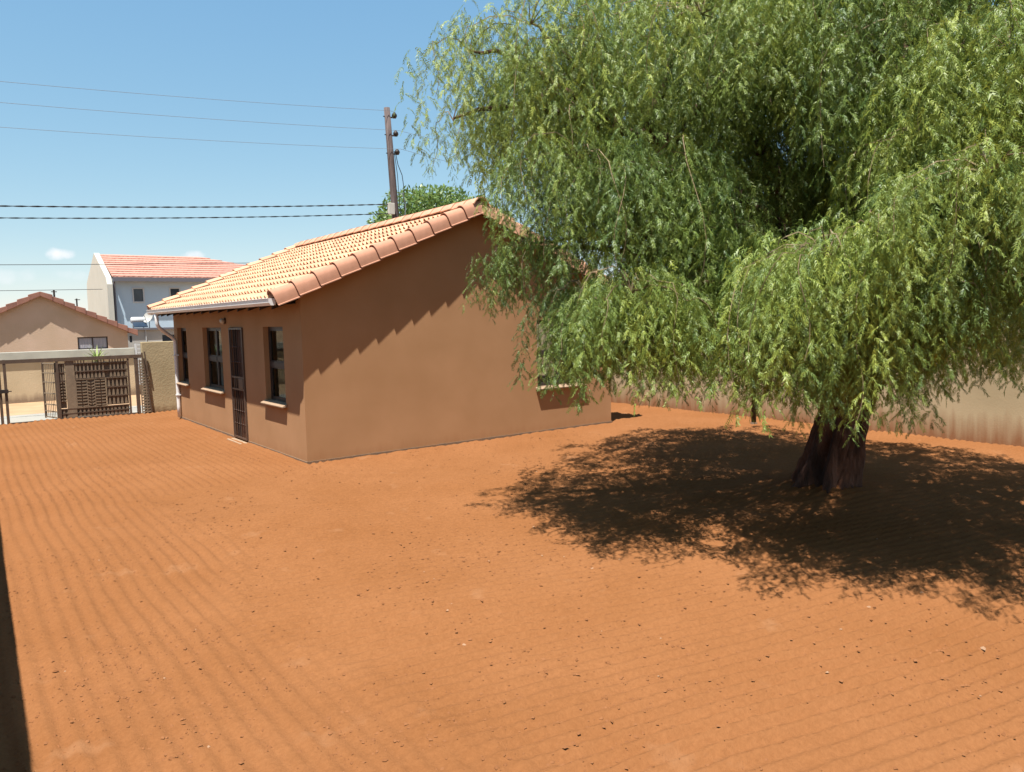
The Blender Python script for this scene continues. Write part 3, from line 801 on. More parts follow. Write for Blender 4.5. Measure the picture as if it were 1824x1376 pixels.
# pedestrian leaf standing open to the road
leaf = thing('gate_leaf', (-2.22, 9.45, 0), 'narrow picket gate leaf standing open towards the road', 'gate')
A, B = Vector((-2.24, 9.46, 0)), Vector((-2.44, 10.10, 0))
def on_leaf(t, z): return A.lerp(B, t) + Vector((0, 0, z))
for t in (0, 1): MB().bar(on_leaf(t, .03), on_leaf(t, 1.34), .04, .04).build('stile', M['gatedark'], leaf)
for z in (.06, .20, .36, .62, .88, 1.10, 1.32): MB().bar(on_leaf(.04, z), on_leaf(.96, z), .03, .024).build('rail', M['gate'], leaf)
for i in range(7):
    t = .10 + i*.133
    for z0, z1 in ((.075, .19), (.215, .35), (.375, .61), (.635, .87), (.895, 1.09), (1.115, 1.31)):
        MB().bar(on_leaf(t, z0), on_leaf(t, z1), .05, .008).build('picket', M['gate'], leaf)

# spiky plant behind the gate
pl = thing('spiky_plant', (-1.30, 10.0, 0), 'spiky green rosette plant poking above the gate rail', 'plant')
MB().tube([(-1.30, 10.0, -.1), (-1.29, 10.0, .5), (-1.30, 10.0, 1.22)], [.05, .04, .035], 8).build('stem', M['limb'], pl)
def plain_leaf(name, c):
    return mat(name, c, tuple(k*1.4 for k in c), 6, .5)
M['spike'] = plain_leaf('spike_leaf', (.24, .29, .085))
for i in range(26):
    a = i*2.4; el = .15 + 1.15*((i*7) % 26)/26; ln = .38 + .12*((i*5) % 7)/7
    p0 = Vector((-1.30, 10.0, 1.27+.004*i)); d = Vector((math.cos(a)*math.cos(el), math.sin(a)*math.cos(el), math.sin(el)))
    s = Vector((-math.sin(a), math.cos(a), 0)); up = Vector((0, 0, 1))
    q = [p0, p0+d*ln*.5, p0+d*ln+up*(-.05)]
    mb = MB(); mb.add([q[0]-s*.012, q[0]+s*.012, q[1]+s*.018, q[1]-s*.018, q[2], q[1]-up*.012], [(0,1,2,3), (3,2,4), (0,3,5), (1,5,2), (5,3,4), (2,5,4)])
    mb.build('leaf_blade', M['spike'], pl)

# dark washing-line pole behind the tree
wp = thing('steel_post', (8.04, -2.05, 0), 'dark thin steel post standing beside the tan wall', 'post')
MB().tube([(8.04, -2.05, -.2), (8.04, -2.05, 2.35)], .045, 10).build('shaft', M['darksteel'], wp, smooth=True)
MB().tube([(8.04, -2.05, 2.351), (8.04, -2.05, 2.38)], [.052, .03], 10).build('cap', M['darksteel'], wp)
MB().tube([(8.04, -2.05, -.05), (8.04, -2.05, .05)], [.085, .06], 10).build('footing', M['plinth'], wp)

# ------------------------------------------------------------------ houses over the road and beyond
# low gable house with ragged paint
nh = thing('neighbour_house', (-1.5, 20, -.5), 'low pink plaster gable house with faded tiles across the road', 'house')
NX, NZA, NT = -1.50, 3.30, .49
NX1 = 1.16; NX0 = NX - (NX1-NX)
nzc = NZA - NT*(NX1-NX)
mb = MB(); wall_panel(mb, (NX0, 20, -.6), (1,0,0), (0,0,1), (0,1,0), NX1-NX0, nzc+.6, .15, [(-.46-NX0, .50-NX0, 1.36+.6, 1.80+.6)])
a = [(NX0,20,nzc),(NX1,20,nzc),(NX,20,NZA)]; b = [(x,20.15,z) for x,_,z in a]
mb.add(a+b, [(0,1,2),(5,4,3),(0,2,5,3),(1,4,5,2)]); mb.build('wall', M['ngable'], nh)
mb = MB(); mb.box((NX1-.15, 20.15, -.6), (NX1, 27, nzc)); mb.build('wall', M['ngable'], nh)
mb = MB(); mb.box((NX0, 20.15, -.6), (NX0+.15, 27, nzc)); mb.build('wall', M['ngable'], nh)
mb = MB(); mb.box((NX0+.15, 26.85, -.6), (NX1-.15, 27, nzc)); mb.build('wall', M['ngable'], nh)
nw = bpy.data.objects.new('window', None); COL.objects.link(nw); nw.parent = nh; nw.matrix_parent_inverse = WINV[nh.name]; WINV[nw.name] = Matrix.Identity(4)
mb = MB(); mb.box((-.46, 20.04, 1.36), (.50, 20.09, 1.40)); mb.box((-.46, 20.04, 1.76), (.50, 20.09, 1.80)); mb.box((-.46, 20.04, 1.40), (-.42, 20.09, 1.76)); mb.box((.46, 20.04, 1.40), (.50, 20.09, 1.76)); mb.box((-.005, 20.04, 1.40), (.035, 20.09, 1.76))
mb.build('frame', M['frame'], nw)
MB().box((-.42, 20.06, 1.40), (-.005, 20.07, 1.76)).build('pane', M['lace'], nw)
MB().box((.035, 20.06, 1.40), (.46, 20.07, 1.76)).build('pane', M['lace'], nw)
nr = bpy.data.objects.new('roof', None); COL.objects.link(nr); nr.parent = nh; nr.matrix_parent_inverse = WINV[nh.name]; WINV[nr.name] = Matrix.Identity(4)
for s in (1, -1):
    mb = MB(); ov = .28
    e = (NX + s*(NX1-NX+ov)); ze = NZA - NT*(NX1-NX+ov)
    rows = 9
    for r in range(rows):
        t0, t1 = r/rows, (r+1)/rows
        x0, z0 = NX+(e-NX)*t0, NZA+.06+(ze-NZA)*t0; x1, z1 = NX+(e-NX)*t1, NZA+.06+(ze-NZA)*t1
        mb.hexa([(x0,19.82,z0-.03),(x1,19.82,z1-.03),(x1,27.2,z1-.03),(x0,27.2,z0-.03),(x0,19.82,z0+.005),(x1,19.82,z1+.035),(x1,27.2,z1+.035),(x0,27.2,z0+.005)])
    mb.build('tile_slope', M['nverge'], nr)
    for r in range(rows):
        t0, t1 = r/rows, (r+1.1)/rows
        x0, z0 = NX+(e-NX)*t0, NZA+.06+(ze-NZA)*t0; x1, z1 = NX+(e-NX)*t1, NZA+.06+(ze-NZA)*t1
        j = .0
        mb = MB(); mb.hexa([(x0,19.80,z0-.12),(x1,19.78,z1-.11),(x1,19.88,z1-.11),(x0,19.88,z0-.12),(x0,19.80,z0+.04),(x1,19.78,z1+.105),(x1,19.88,z1+.105),(x0,19.88,z0+.04)])
        mb.build('verge_tile', M['nverge'], nr, bevel=.012)
# two-storey blue house
tw = thing('two_storey_house', (7, 35, -1), 'pale blue two storey house with red tiled roof beyond the road', 'house')
TX0, TX1, TY0, TY1, TZE = 2.42, 13.0, 32.0, 38.0, 4.55
mb = MB(); wall_panel(mb, (TX0+.25, TY0, -1.1), (1,0,0), (0,0,1), (0,1,0), TX1-TX0-.25, TZE+1.1, .2,
    [(3.66-TX0-.25, 4.10-TX0-.25, 3.40+1.1, 4.04+1.1), (5.42-TX0-.25, 5.86-TX0-.25, 3.40+1.1, 4.06+1.1), (8.2-TX0-.25, 9.0-TX0-.25, 3.40+1.1, 4.06+1.1)])
mb.build('wall', M['bluewhite'], tw)
for (x0, x1, z0, z1) in ((3.66, 4.10, 3.40, 4.04), (5.42, 5.86, 3.40, 4.06), (8.2, 9.0, 3.40, 4.06)):
    f = MB(); f.box((x0-.06, TY0-.03, z0-.06), (x1+.06, TY0-.002, z0)); f.box((x0-.06, TY0-.03, z1), (x1+.06, TY0-.002, z1+.06)); f.box((x0-.06, TY0-.03, z0), (x0, TY0-.002, z1)); f.box((x1, TY0-.03, z0), (x1+.06, TY0-.002, z1))
    f = f.build('window', M['white'], tw)
    MB().box((x0, TY0+.06, z0), (x1, TY0+.08, z1)).build('pane', M['winblue'], f)
# white parapet gable on the road side
mb = MB(); prof2 = [(TY0-.35, -1.1), (TY0-.35, 4.25), (TY0-.1, 4.62), (35.0, 6.05), (TY1+.1, 4.62), (TY1+.3, 4.2), (TY1+.3, -1.1)]
a = [(TX0, y, z) for y, z in prof2]; b = [(TX0+.249, y, z) for y, z in prof2]; n = len(prof2)
mb.add(a+b, [tuple(range(n))[::-1], tuple(range(n, 2*n))] + [(i, (i+1) % n, n+(i+1) % n, n+i) for i in range(n)])
mb.build('parapet_wall', M['creamwall'], tw)
MB().box((TX1-.2, TY0+.2, -1.1), (TX1, TY1, TZE)).build('wall', M['bluewhite'], tw)
MB().box((TX0+.25, TY1-.2, -1.1), (TX1-.2, TY1, TZE)).build('wall', M['bluewhite'], tw)
tr = bpy.data.objects.new('roof', None); COL.objects.link(tr); tr.parent = tw; tr.matrix_parent_inverse = WINV[tw.name]; WINV[tr.name] = Matrix.Identity(4)
rows = 10; RYE, RYR, RZE, RZR = TY0-.42, 35.0, 4.62, 5.98
for r in range(rows):     # each course of the red roof, clipped by the hip at its far end
    t0, t1 = r/rows, (r+1.06)/rows
    y0, z0 = RYE+(RYR-RYE)*t0, RZE+(RZR-RZE)*t0; y1, z1 = RYE+(RYR-RYE)*t1, RZE+(RZR-RZE)*t1
    xa, xb = 13.3 - 5.6*t0, 13.3 - 5.6*min(t1, 1)
    mb = MB(); xl = TX0+.252
    mb.hexa([(xl,y0,z0-.02),(xa,y0,z0-.02),(xb,y1,z1-.03),(xl,y1,z1-.03),(xl,y0,z0+.065),(xa,y0,z0+.065),(xb,y1,z1+.01),(xl,y1,z1+.01)])
    mb.build('tile_course', M['redtile'], tr)
mb = MB(); xl = TX0+.252
mb.add([(xl, RYR+.02, RZR-.02), (7.7, RYR+.02, RZR-.02), (13.3, TY1+.3, RZE), (xl, TY1+.3, RZE)], [(3,2,1,0)])
mb.add([(7.75, RYR, RZR-.03), (13.3, RYE, RZE-.03), (13.3, TY1+.3, RZE-.03)], [(0,1,2)])
mb.build('back_slope', M['redtile'], tr)
MB().box((TX0+.26, RYE-.02, RZE-.22), (13.2, RYE+.03, RZE-.022)).build('fascia', M['greyband'], tr)
MB().tube([(TX0+.36, TY0-.06, 4.4), (TX0+.36, TY0-.06, 0)], .05, 8).build('downpipe', M['greyband'], tw)
# small flat-roofed white building with tank and dish
sb = thing('outbuilding', (3.2, 25.5, -.7), 'small flat roofed white outbuilding beyond the street wall', 'building')
mb = MB(); wall_panel(mb, (2.02, 25, -.8), (1,0,0), (0,0,1), (0,1,0), 3.0, 2.78, .15, [(3.40-2.02, 4.0-2.02, 1.46+.8, 1.74+.8), (2.10-2.02, 2.20-2.02, 1.46+.8, 1.74+.8)])
mb.build('wall', M['greywhite'], sb)
MB().box((2.02, 25.151, -.8), (2.17, 28, 1.98)).build('wall', M['greywhite'], sb); MB().box((4.87, 25.151, -.8), (5.02, 28, 1.98)).build('wall', M['greywhite'], sb)
MB().box((1.92, 24.9, 1.982), (5.12, 28.1, 2.06)).build('roof_slab', M['greyband'], sb)
for x0, x1 in ((3.40, 4.0), (2.10, 2.20)): MB().box((x0, 25.06, 1.46), (x1, 25.08, 1.74)).build('window', M['winblue'], sb)
MB().box((2.73, 24.96, -.8), (2.76, 24.999, 1.98)).build('pilaster', M['white'], sb)
sh = thing('solar_geyser', (2.55, 25.6, 2.06), 'white solar water heater on the small flat roof', 'water heater')
MB().tube([(2.28, 25.5, 2.40), (2.32, 25.5, 2.40), (2.84, 25.5, 2.40), (2.88, 25.5, 2.40)], [.10, .14, .14, .10], 14).build('tank', M['white'], sh, smooth=True)
for x in (2.36, 2.78): MB().bar((x, 25.5, 2.061), (x, 25.5, 2.28), .03, .03).build('leg', M['wire'], sh)
MB().hexa([(2.3,25.05,2.09),(2.86,25.05,2.09),(2.86,25.38,2.30),(2.3,25.38,2.30),(2.3,25.03,2.12),(2.86,25.03,2.12),(2.86,25.36,2.33),(2.3,25.36,2.33)]).build('collector', M['winblue'], sh)
di = thing('satellite_dish', (2.98, 25.4, 2.06), 'pale satellite dish on the flat roof beside the water heater', 'dish')
mb = MB(); c0 = Vector((2.97, 25.3, 2.50)); ax = Vector((-.75, -.5, .43)).normalized(); s1 = ax.cross(Vector((0,0,1))).normalized(); s2 = s1.cross(ax)
rings = [(0.001, 0), (.10, .01), (.19, .035), (.26, .07)]; sg_ = 18
for rr, dd in rings:
    for k in range(sg_): mb.v.append(tuple(c0 + ax*dd + (s1*math.cos(2*math.pi*k/sg_) + s2*math.sin(2*math.pi*k/sg_))*rr))
for i in range(3):
    for k in range(sg_): mb.f.append((i*sg_+k, i*sg_+(k+1) % sg_, (i+1)*sg_+(k+1) % sg_, (i+1)*sg_+k))
mb.build('reflector', M['greywhite'], di, smooth=True)
MB().bar((2.98, 25.34, 2.061), c0 - ax*.01, .03, .03).build('mast', M['wire'], di)
MB().bar(c0 - s2*.22 + ax*.05, c0 + ax*.30, .015, .015).build('feed_arm', M['wire'], di)
# white lattice fence beyond the gate's end
lf = thing('lattice_fence', (.85, 15.9, 0), 'white lattice panel seen between the gate posts', 'fence')
for x in (.64, 1.30): MB().box((x, 15.95, -.1), (x+.05, 16.0, 1.58)).build('post', M['white'], lf)
for z in (1.28, 1.40, 1.53): MB().box((.69, 15.96, z), (1.30, 15.99, z+.03)).build('rail', M['white'], lf)
for i in range(9): MB().box((.70+i*.068, 15.965, .25), (.715+i*.068, 15.985, 1.279)).build('slat', M['white'], lf)
for i in range(9): MB().box((.69, 15.955, .28+i*.11), (1.30, 15.964, .30+i*.11)).build('slat', M['white'], lf)
MB().box((.69, 15.99, -.1), (1.30, 16.05, .25)).build('kerb_wall', M['farwall'], lf)

# house behind the right wall
rh = thing('neighbour_house', (14, -3, 0), 'terracotta roofed neighbour house glimpsed through the pepper tree', 'house')
mb = MB(); wall_panel(mb, (11.2, -10, 0), (0,1,0), (0,0,1), (1,0,0), 13, 2.45, .15, [(2.4, 3.6, .9, 2.05), (7.5, 8.7, .9, 2.05)]); mb.build('wall', M['bluewhite'], rh)
for a, b, c in (((11.35, -10, 0), (17, -9.85, 2.45), 0), ((11.35, 2.85, 0), (17, 3.0, 2.45), 0), ((16.85, -9.85, 0), (17, 2.85, 2.45), 0)): MB().box(a, b).build('wall', M['bluewhite'], rh)
for y0 in (-7.6, -2.5):
    f = MB(); f.box((11.26, y0, .9), (11.30, y0+1.2, .95)); f.box((11.26, y0, 2.0), (11.30, y0+1.2, 2.05)); f.box((11.26, y0, .95), (11.30, y0+.05, 2.0)); f.box((11.26, y0+1.15, .95), (11.30, y0+1.2, 2.0)); f = f.build('window', M['frame'], rh)
    MB().box((11.27, y0+.05, .95), (11.28, y0+1.15, 2.0)).build('pane', M['winblue'], f)
for s in (0, 1):
    for r in range(10):
        t0, t1 = r/10, (r+1.05)/10
        xa, xb = 10.8+3.3*t0, 10.8+3.3*t1
        za, zb = 2.42+1.5*t0, 2.42+1.5*t1
        if s: xa, xb = 28.2-xa, 28.2-xb
        MB().hexa([(xa,-10.3,za-.02),(xb,-10.3,zb-.03),(xb,3.3,zb-.03),(xa,3.3,za-.02),(xa,-10.3,za+.05),(xb,-10.3,zb+.01),(xb,3.3,zb+.01),(xa,3.3,za+.05)]).build('tile_course', M['verge'], rh)

# ------------------------------------------------------------------ utility pole and its lines
up = thing('utility_pole', (7.50, 10.5, 0), 'weathered wooden utility pole rising behind the brown house roof', 'pole')
pts = [(7.50, 10.5, -.3), (7.38, 10.5, 2.6), (7.25, 10.5, 5.4), (7.17, 10.5, 7.0), (7.09, 10.5, 8.60)]
MB().tube(pts, [.135, .125, .112, .103, .09], 12).build('shaft', M['pole'], up, smooth=True)
def polex(z): return float(np.interp(z, [-.3, 2.6, 5.4, 7.0, 8.6], [7.50, 7.38, 7.25, 7.17, 7.09]))
for z in (8.42, 7.88, 7.33):
    x = polex(z)
    ins = MB().bar((x+.08, 10.5, z-.10), (x+.27, 10.5, z-.07), .05, .04).build('bracket', M['darksteel'], up)
    MB().tube([(x+.24, 10.5, z-.10), (x+.24, 10.5, z-.03), (x+.24, 10.5, z+.02), (x+.24, 10.5, z+.07)], [.05, .085, .07, .03], 10).build('insulator', M['darksteel'], ins, smooth=True)
    MB().bar((x-.14, 10.5, z-.09), (x-.09, 10.5, z-.09), .025, .025).build('bolt', M['darksteel'], up)
MB().box((polex(5.6)-.30, 10.30, 5.38), (polex(5.6)-.10, 10.42, 5.72)).build('meter_box', M['whitebox'], up, bevel=.01)
for z in (6.9, 6.4, 5.95): MB().tube([(polex(z)-.125, 10.5, z), (polex(z)+.125, 10.5, z+.02)], .124, 12).build('band', M['darksteel'], up) if False else None
MB().tube([(7.28, 10.38, 7.2), (7.34, 10.38, 6.9), (7.47, 10.38, 6.6), (7.52, 10.38, 6.2), (7.50, 10.38, 5.8), (7.55, 10.4, 5.45), (7.40, 10.4, 5.35)], .012, 6).build('drop_cable', M['cable'], up)
MB().tube([(7.30, 10.38, 6.0), (7.48, 10.38, 6.05), (7.56, 10.38, 5.7), (7.52, 10.38, 5.3), (7.55, 10.4, 4.2)], .014, 6).build('drop_cable', M['wire'], up)
MB().tube([(7.22, 10.375, 7.3), (7.30, 10.365, 6.6), (7.36, 10.36, 5.2), (7.46, 10.34, 3.0)], .011, 6).build('drop_cable', M['cable'], up)
def span(name, a, b, sag, r, m, label, k=26, twist=0, extra=None):
    a, b = Vector(a), Vector(b); pts = []
    for i in range(k+1):
        t = i/k; p = a.lerp(b, t); p.z -= sag*4*t*(1-t); pts.append(p)
    if extra: pts = pts + [Vector(q) for q in extra]
    mb = MB(); mb.tube(pts, r, 5)
    if twist:
        for ph in (0, math.pi):
            q = []; nn = k*twist
            for i in range(nn+1):
                t = i/nn; p = a.lerp(b, t); p.z -= sag*4*t*(1-t)
                an = i*1.05+ph; q.append(p + Vector((0, math.cos(an), math.sin(an)))*r*1.2)
            mb.tube(q, r*.8, 4)
    o = mb.build(name, M[m], None)
    return tag(o, label, 'cable', 'twisted cables along the street' if twist else 'thin overhead wires')
span('overhead_wire', (-38, 10.5, 8.50), (7.15, 10.38, 8.49), 1.04, .005, 'wire', 'thin overhead wire meeting the very top of the wooden pole', extra=[(7.33, 10.42, 8.48)])
span('overhead_wire', (-38, 10.5, 7.95), (7.2, 10.38, 7.92), 0.90, .005, 'wire', 'thin overhead wire tied at the middle insulator of the pole', extra=[(7.42, 10.43, 7.95), (9.3, 10.6, 7.83), (14, 10.9, 7.6), (40, 12, 7.95)])
span('overhead_wire', (-38, 10.5, 7.42), (7.2, 10.38, 7.36), 0.90, .005, 'wire', 'thin overhead wire tied at the lowest insulator of the pole', extra=[(7.47, 10.43, 7.40), (9.3, 10.6, 7.22), (14, 10.9, 7.0), (40, 12, 7.4)])
span('bundled_cable', (-38, 10.5, 5.75), (6.95, 10.37, 5.68), 1.06, .0105, 'cable', 'thick twisted black cable reaching the cream box, upper of two', 30, 14)
span('bundled_cable', (-38, 10.5, 5.55), (7.2, 10.37, 5.42), 1.08, .0095, 'cable', 'thick twisted black cable reaching the pole, lower of two', 30, 14)
span('overhead_wire', (-60, 24, 4.5), (30, 24, 5.9), .9, .013, 'cable', 'dark thin wire crossing in front of the red tiled roof')
span('overhead_wire', (-60, 24, 3.9), (2.2, 31.6, 4.0), .4, .013, 'cable', 'dark thin wire above the low gable roof running to parapet')
an = thing('pole_tip', (-.66, 24, -.8), 'short dark pole tip above the low gable roof ridge', 'pole')
MB().tube([(-.66, 24, -.8), (-.66, 24, 3.62)], .035, 8).build('shaft', M['darksteel'], an)
MB().bar((-.76, 24, 3.56), (-.56, 24, 3.56), .03, .03).build('cross_arm', M['darksteel'], an)
an = thing('pole_tip', (.35, 26, -.8), 'short dark pole tip right of the low gable roof peak', 'pole')
MB().tube([(.35, 26, -.8), (.35, 26, 3.36)], .03, 8).build('shaft', M['darksteel'], an)
MB().bar((.28, 26, 3.31), (.48, 26, 3.31), .03, .03).build('cross_arm', M['darksteel'], an)

# ------------------------------------------------------------------ pepper tree
tree = thing('pepper_tree', (4.15, -5.87, 0), 'large weeping pepper tree with thick dark trunk', 'tree')
# trunk: fluted, flaring at the roots and leaning
TB = Vector((4.15, -5.87, -.05)); FORK = Vector((4.55, -6.20, 1.75))
mb = MB(); rings, seg = 44, 84
for i in range(rings+1):
    t = i/rings
    c = TB.lerp(FORK, t) + Vector((-.05, .03, 0))*math.sin(t*3.1)
    rad = .240 + .150*math.exp(-t*5.0) + .05*max(0, t-.75)
    for k in range(seg):
        a = 2*math.pi*k/seg
        fl = .94 + .20*abs(math.sin(2.5*a+.5+.9*t)) - .05 + .10*math.sin(5*a+2.1-1.5*t) + .07*math.sin(9*a+.9*t*3) + .05*math.sin(14*a+4*t) + .06*math.exp(-t*5)*math.sin(7*a)
        nz = lambda f, g, sd_: vnoise(np.array([math.cos(a)*f+20]), np.array([math.sin(a)*f+t*g+20]), sd_)[0]-.5
        fl += .22*nz(3.2, 2.2, 8) + .16*nz(7, 3.5, 9) + .16*nz(15, 9, 10) + .055*math.sin(21*a + 9*nz(3, 5, 12) + 2*t)*(1 + 2.4*nz(6, 8, 13))
        # two stems grown together: waist
        r = rad*fl*(1 + .16*abs(math.cos(a-.5)))
        mb.v.append((c.x+math.cos(a)*r, c.y+math.sin(a)*r, c.z))
for i in range(rings):
    for k in range(seg):
        k2 = (k+1) % seg; mb.f.append((i*seg+k, i*seg+k2, (i+1)*seg+k2, (i+1)*seg+k))
mb.f.append(tuple(rings*seg+k for k in range(seg)))
trunk = mb.build('trunk', M['bark'], tree, smooth=True)

LOBES = [  # x, y, z, radius, skirt length, density, lowest hang
(-0.12, -4.83, 4.53, 0.60, 1.00, 0.45, 3.55), (-0.16, -4.57, 3.96, 0.28, 0.70, 0.40, 3.53), (0.40, -5.09, 4.80, 0.70, 1.00, 0.65, 3.45), (0.35, -5.30, 4.03, 0.50, 0.90, 0.70, 3.39),
(0.88, -4.96, 4.45, 0.80, 1.00, 0.85, 3.07), (1.11, -5.44, 4.52, 0.95, 1.00, 1.00, 2.86), (1.68, -6.06, 4.86, 1.00, 1.00, 1.00, 3.78), (2.21, -6.43, 4.60, 0.80, 0.90, 1.00, 3.93),
(2.20, -6.96, 4.59, 0.95, 1.00, 1.00, 3.86), (2.69, -7.42, 4.12, 0.80, 1.00, 0.90, 3.24), (2.30, -7.97, 4.31, 1.00, 1.00, 1.00, 3.12), (2.10, -8.54, 3.90, 0.90, 1.00, 1.00, 2.82),
(2.15, -8.14, 3.39, 0.65, 0.90, 1.00, 2.57), (0.60, -5.51, 3.28, 0.40, 0.90, 1.00, 2.37), (0.49, -5.68, 3.47, 0.70, 0.90, 1.00, 2.36), (0.97, -6.01, 3.31, 0.75, 1.00, 1.00, 2.14),
(1.64, -6.17, 2.82, 0.60, 1.00, 0.90, 1.91), (3.86, -4.79, 3.94, 1.10, 1.20, 0.90, 1.69), (4.52, -5.38, 3.77, 1.00, 1.20, 0.90, 1.81), (4.03, -6.51, 3.49, 0.85, 1.10, 0.80, 2.33),
(1.23, -8.78, 2.92, 0.52, 0.90, 1.40, 2.16), (2.87, -8.31, 3.26, 0.70, 1.00, 0.90, 2.35), (2.16, -8.16, 2.78, 0.55, 0.90, 1.10, 2.08), (0.33, -5.03, 2.75, 0.30, 1.00, 1.40, 2.16),
(0.21, -4.69, 2.69, 0.19, 0.70, 1.30, 2.20), (0.51, -5.70, 2.28, 0.42, 1.00, 1.30, 1.47), (0.45, -6.06, 2.17, 0.46, 1.00, 1.20, 1.45), (0.38, -6.40, 2.24, 0.50, 1.00, 1.25, 1.41),
(2.93, -4.60, 1.86, 0.50, 1.20, 0.70, 1.02), (3.07, -5.08, 1.93, 0.50, 1.20, 0.70, 1.11), (1.86, -6.45, 2.44, 0.50, 1.10, 0.90, 1.59), (1.31, -7.24, 2.18, 0.40, 1.00, 1.20, 1.35),
(1.05, -7.75, 2.44, 0.58, 1.00, 1.40, 1.31), (1.39, -7.94, 2.56, 0.52, 1.00, 1.30, 1.55), (1.44, -7.82, 1.93, 0.34, 1.00, 1.20, 1.20), (1.71, -8.13, 2.35, 0.50, 1.00, 1.30, 1.54),
(2.00, -7.82, 1.91, 0.36, 0.90, 1.10, 1.47), (3.53, -7.80, 2.12, 0.42, 1.10, 0.90, 1.33), (1.95, -8.69, 2.44, 0.50, 1.00, 1.20, 1.84), (1.47, -7.29, 1.93, 0.36, 1.00, 1.10, 1.25)]
FILL = []  # unseen clumps filling out the crown, added for its ground shadow
fr = random.Random(21)
tries = 0
while len(FILL) < 52 and tries < 20000:
    tries += 1
    a = fr.uniform(0, 6.283); q = math.sqrt(fr.random())*3.75
    x, y = 3.35+math.cos(a)*q, -6.35+math.sin(a)*q*1.05
    top = 4.2 + 3.4*(1-(q/3.9)**2)
    z = fr.uniform(3.2, top) if q < 2.8 else fr.uniform(3.0, 4.6)
    if x < 1.15 + .38*(z-3): continue
    if y > -4.25 + .46*(x-.6) - .10*(z-3) or x > 6.9 - .3*z + 0.25: continue      # fill clumps cut back so the house side and wall stay sunlit
    if any((x-l[0])**2+(y-l[1])**2+(z-l[2])**2 < .74**2 for l in FILL): continue
    if any((x-l[0])**2+(y-l[1])**2+(z-l[2])**2 < .7**2 for l in LOBES): continue
    FILL.append((x, y, z, fr.uniform(.8, 1.1), fr.uniform(.8, 1.2), .8, 2.2))
# main limbs
ends = [(1.1, -5.3, 4.0), (2.3, -7.8, 3.9), (3.4, -9.0, 4.6), (6.0, -6.6, 4.8), (5.0, -3.6, 4.8), (2.6, -4.4, 5.4), (3.2, -6.6, 6.6)]
limb_curves = []
for k, e in enumerate(ends):
    e = Vector(e); d = e - FORK
    p1 = FORK + Vector((d.x*.18, d.y*.18, .5)) ; p2 = FORK + Vector((d.x*.6, d.y*.6, d.z*.92+.3))
    s0 = FORK + Vector((d.x, d.y, 0)).normalized()*.10 + Vector((0, 0, -.22))
    pts = bez(s0, p1, p2, e, 16)
    pts = [p + Vector((fr.uniform(-.05, .05), fr.uniform(-.05, .05), fr.uniform(-.04, .04)))*(1 if 1 < i < 16 else 0) for i, p in enumerate(pts)]
    limb_curves.append(pts)
    MB().tube(pts, [.17*(1-i/16)**.8 + .028 for i in range(17)], 10).build('limb', M['limb'], tree, smooth=True)
br = MB(); tw_ = MB()
for L in LOBES + FILL:
    c = Vector(L[:3])
    best = min(((p-c).length + 4*max(0, p.z-c.z+.1) + (.5 if i < 3 else 0), n_, i) for n_, cv in enumerate(limb_curves) for i, p in enumerate(cv))
    best = limb_curves[best[1]][best[2]]
    mid1 = best.lerp(c, .35) + Vector((0, 0, .28)); mid2 = best.lerp(c, .75) + Vector((0, 0, .26))
    pts = bez(best, mid1, mid2, c + Vector((0, 0, .1)), 9)
    pts = [p + Vector((fr.uniform(-.03, .03), fr.uniform(-.03, .03), fr.uniform(-.03, .03)))*(1 if 0 < i < 9 else 0) for i, p in enumerate(pts)]
    br.tube(pts, [.045*(1-i/9)+.010 for i in range(10)], 6)
br.build('branches', M['limb'], tree, smooth=True)["kind"] = "stuff"

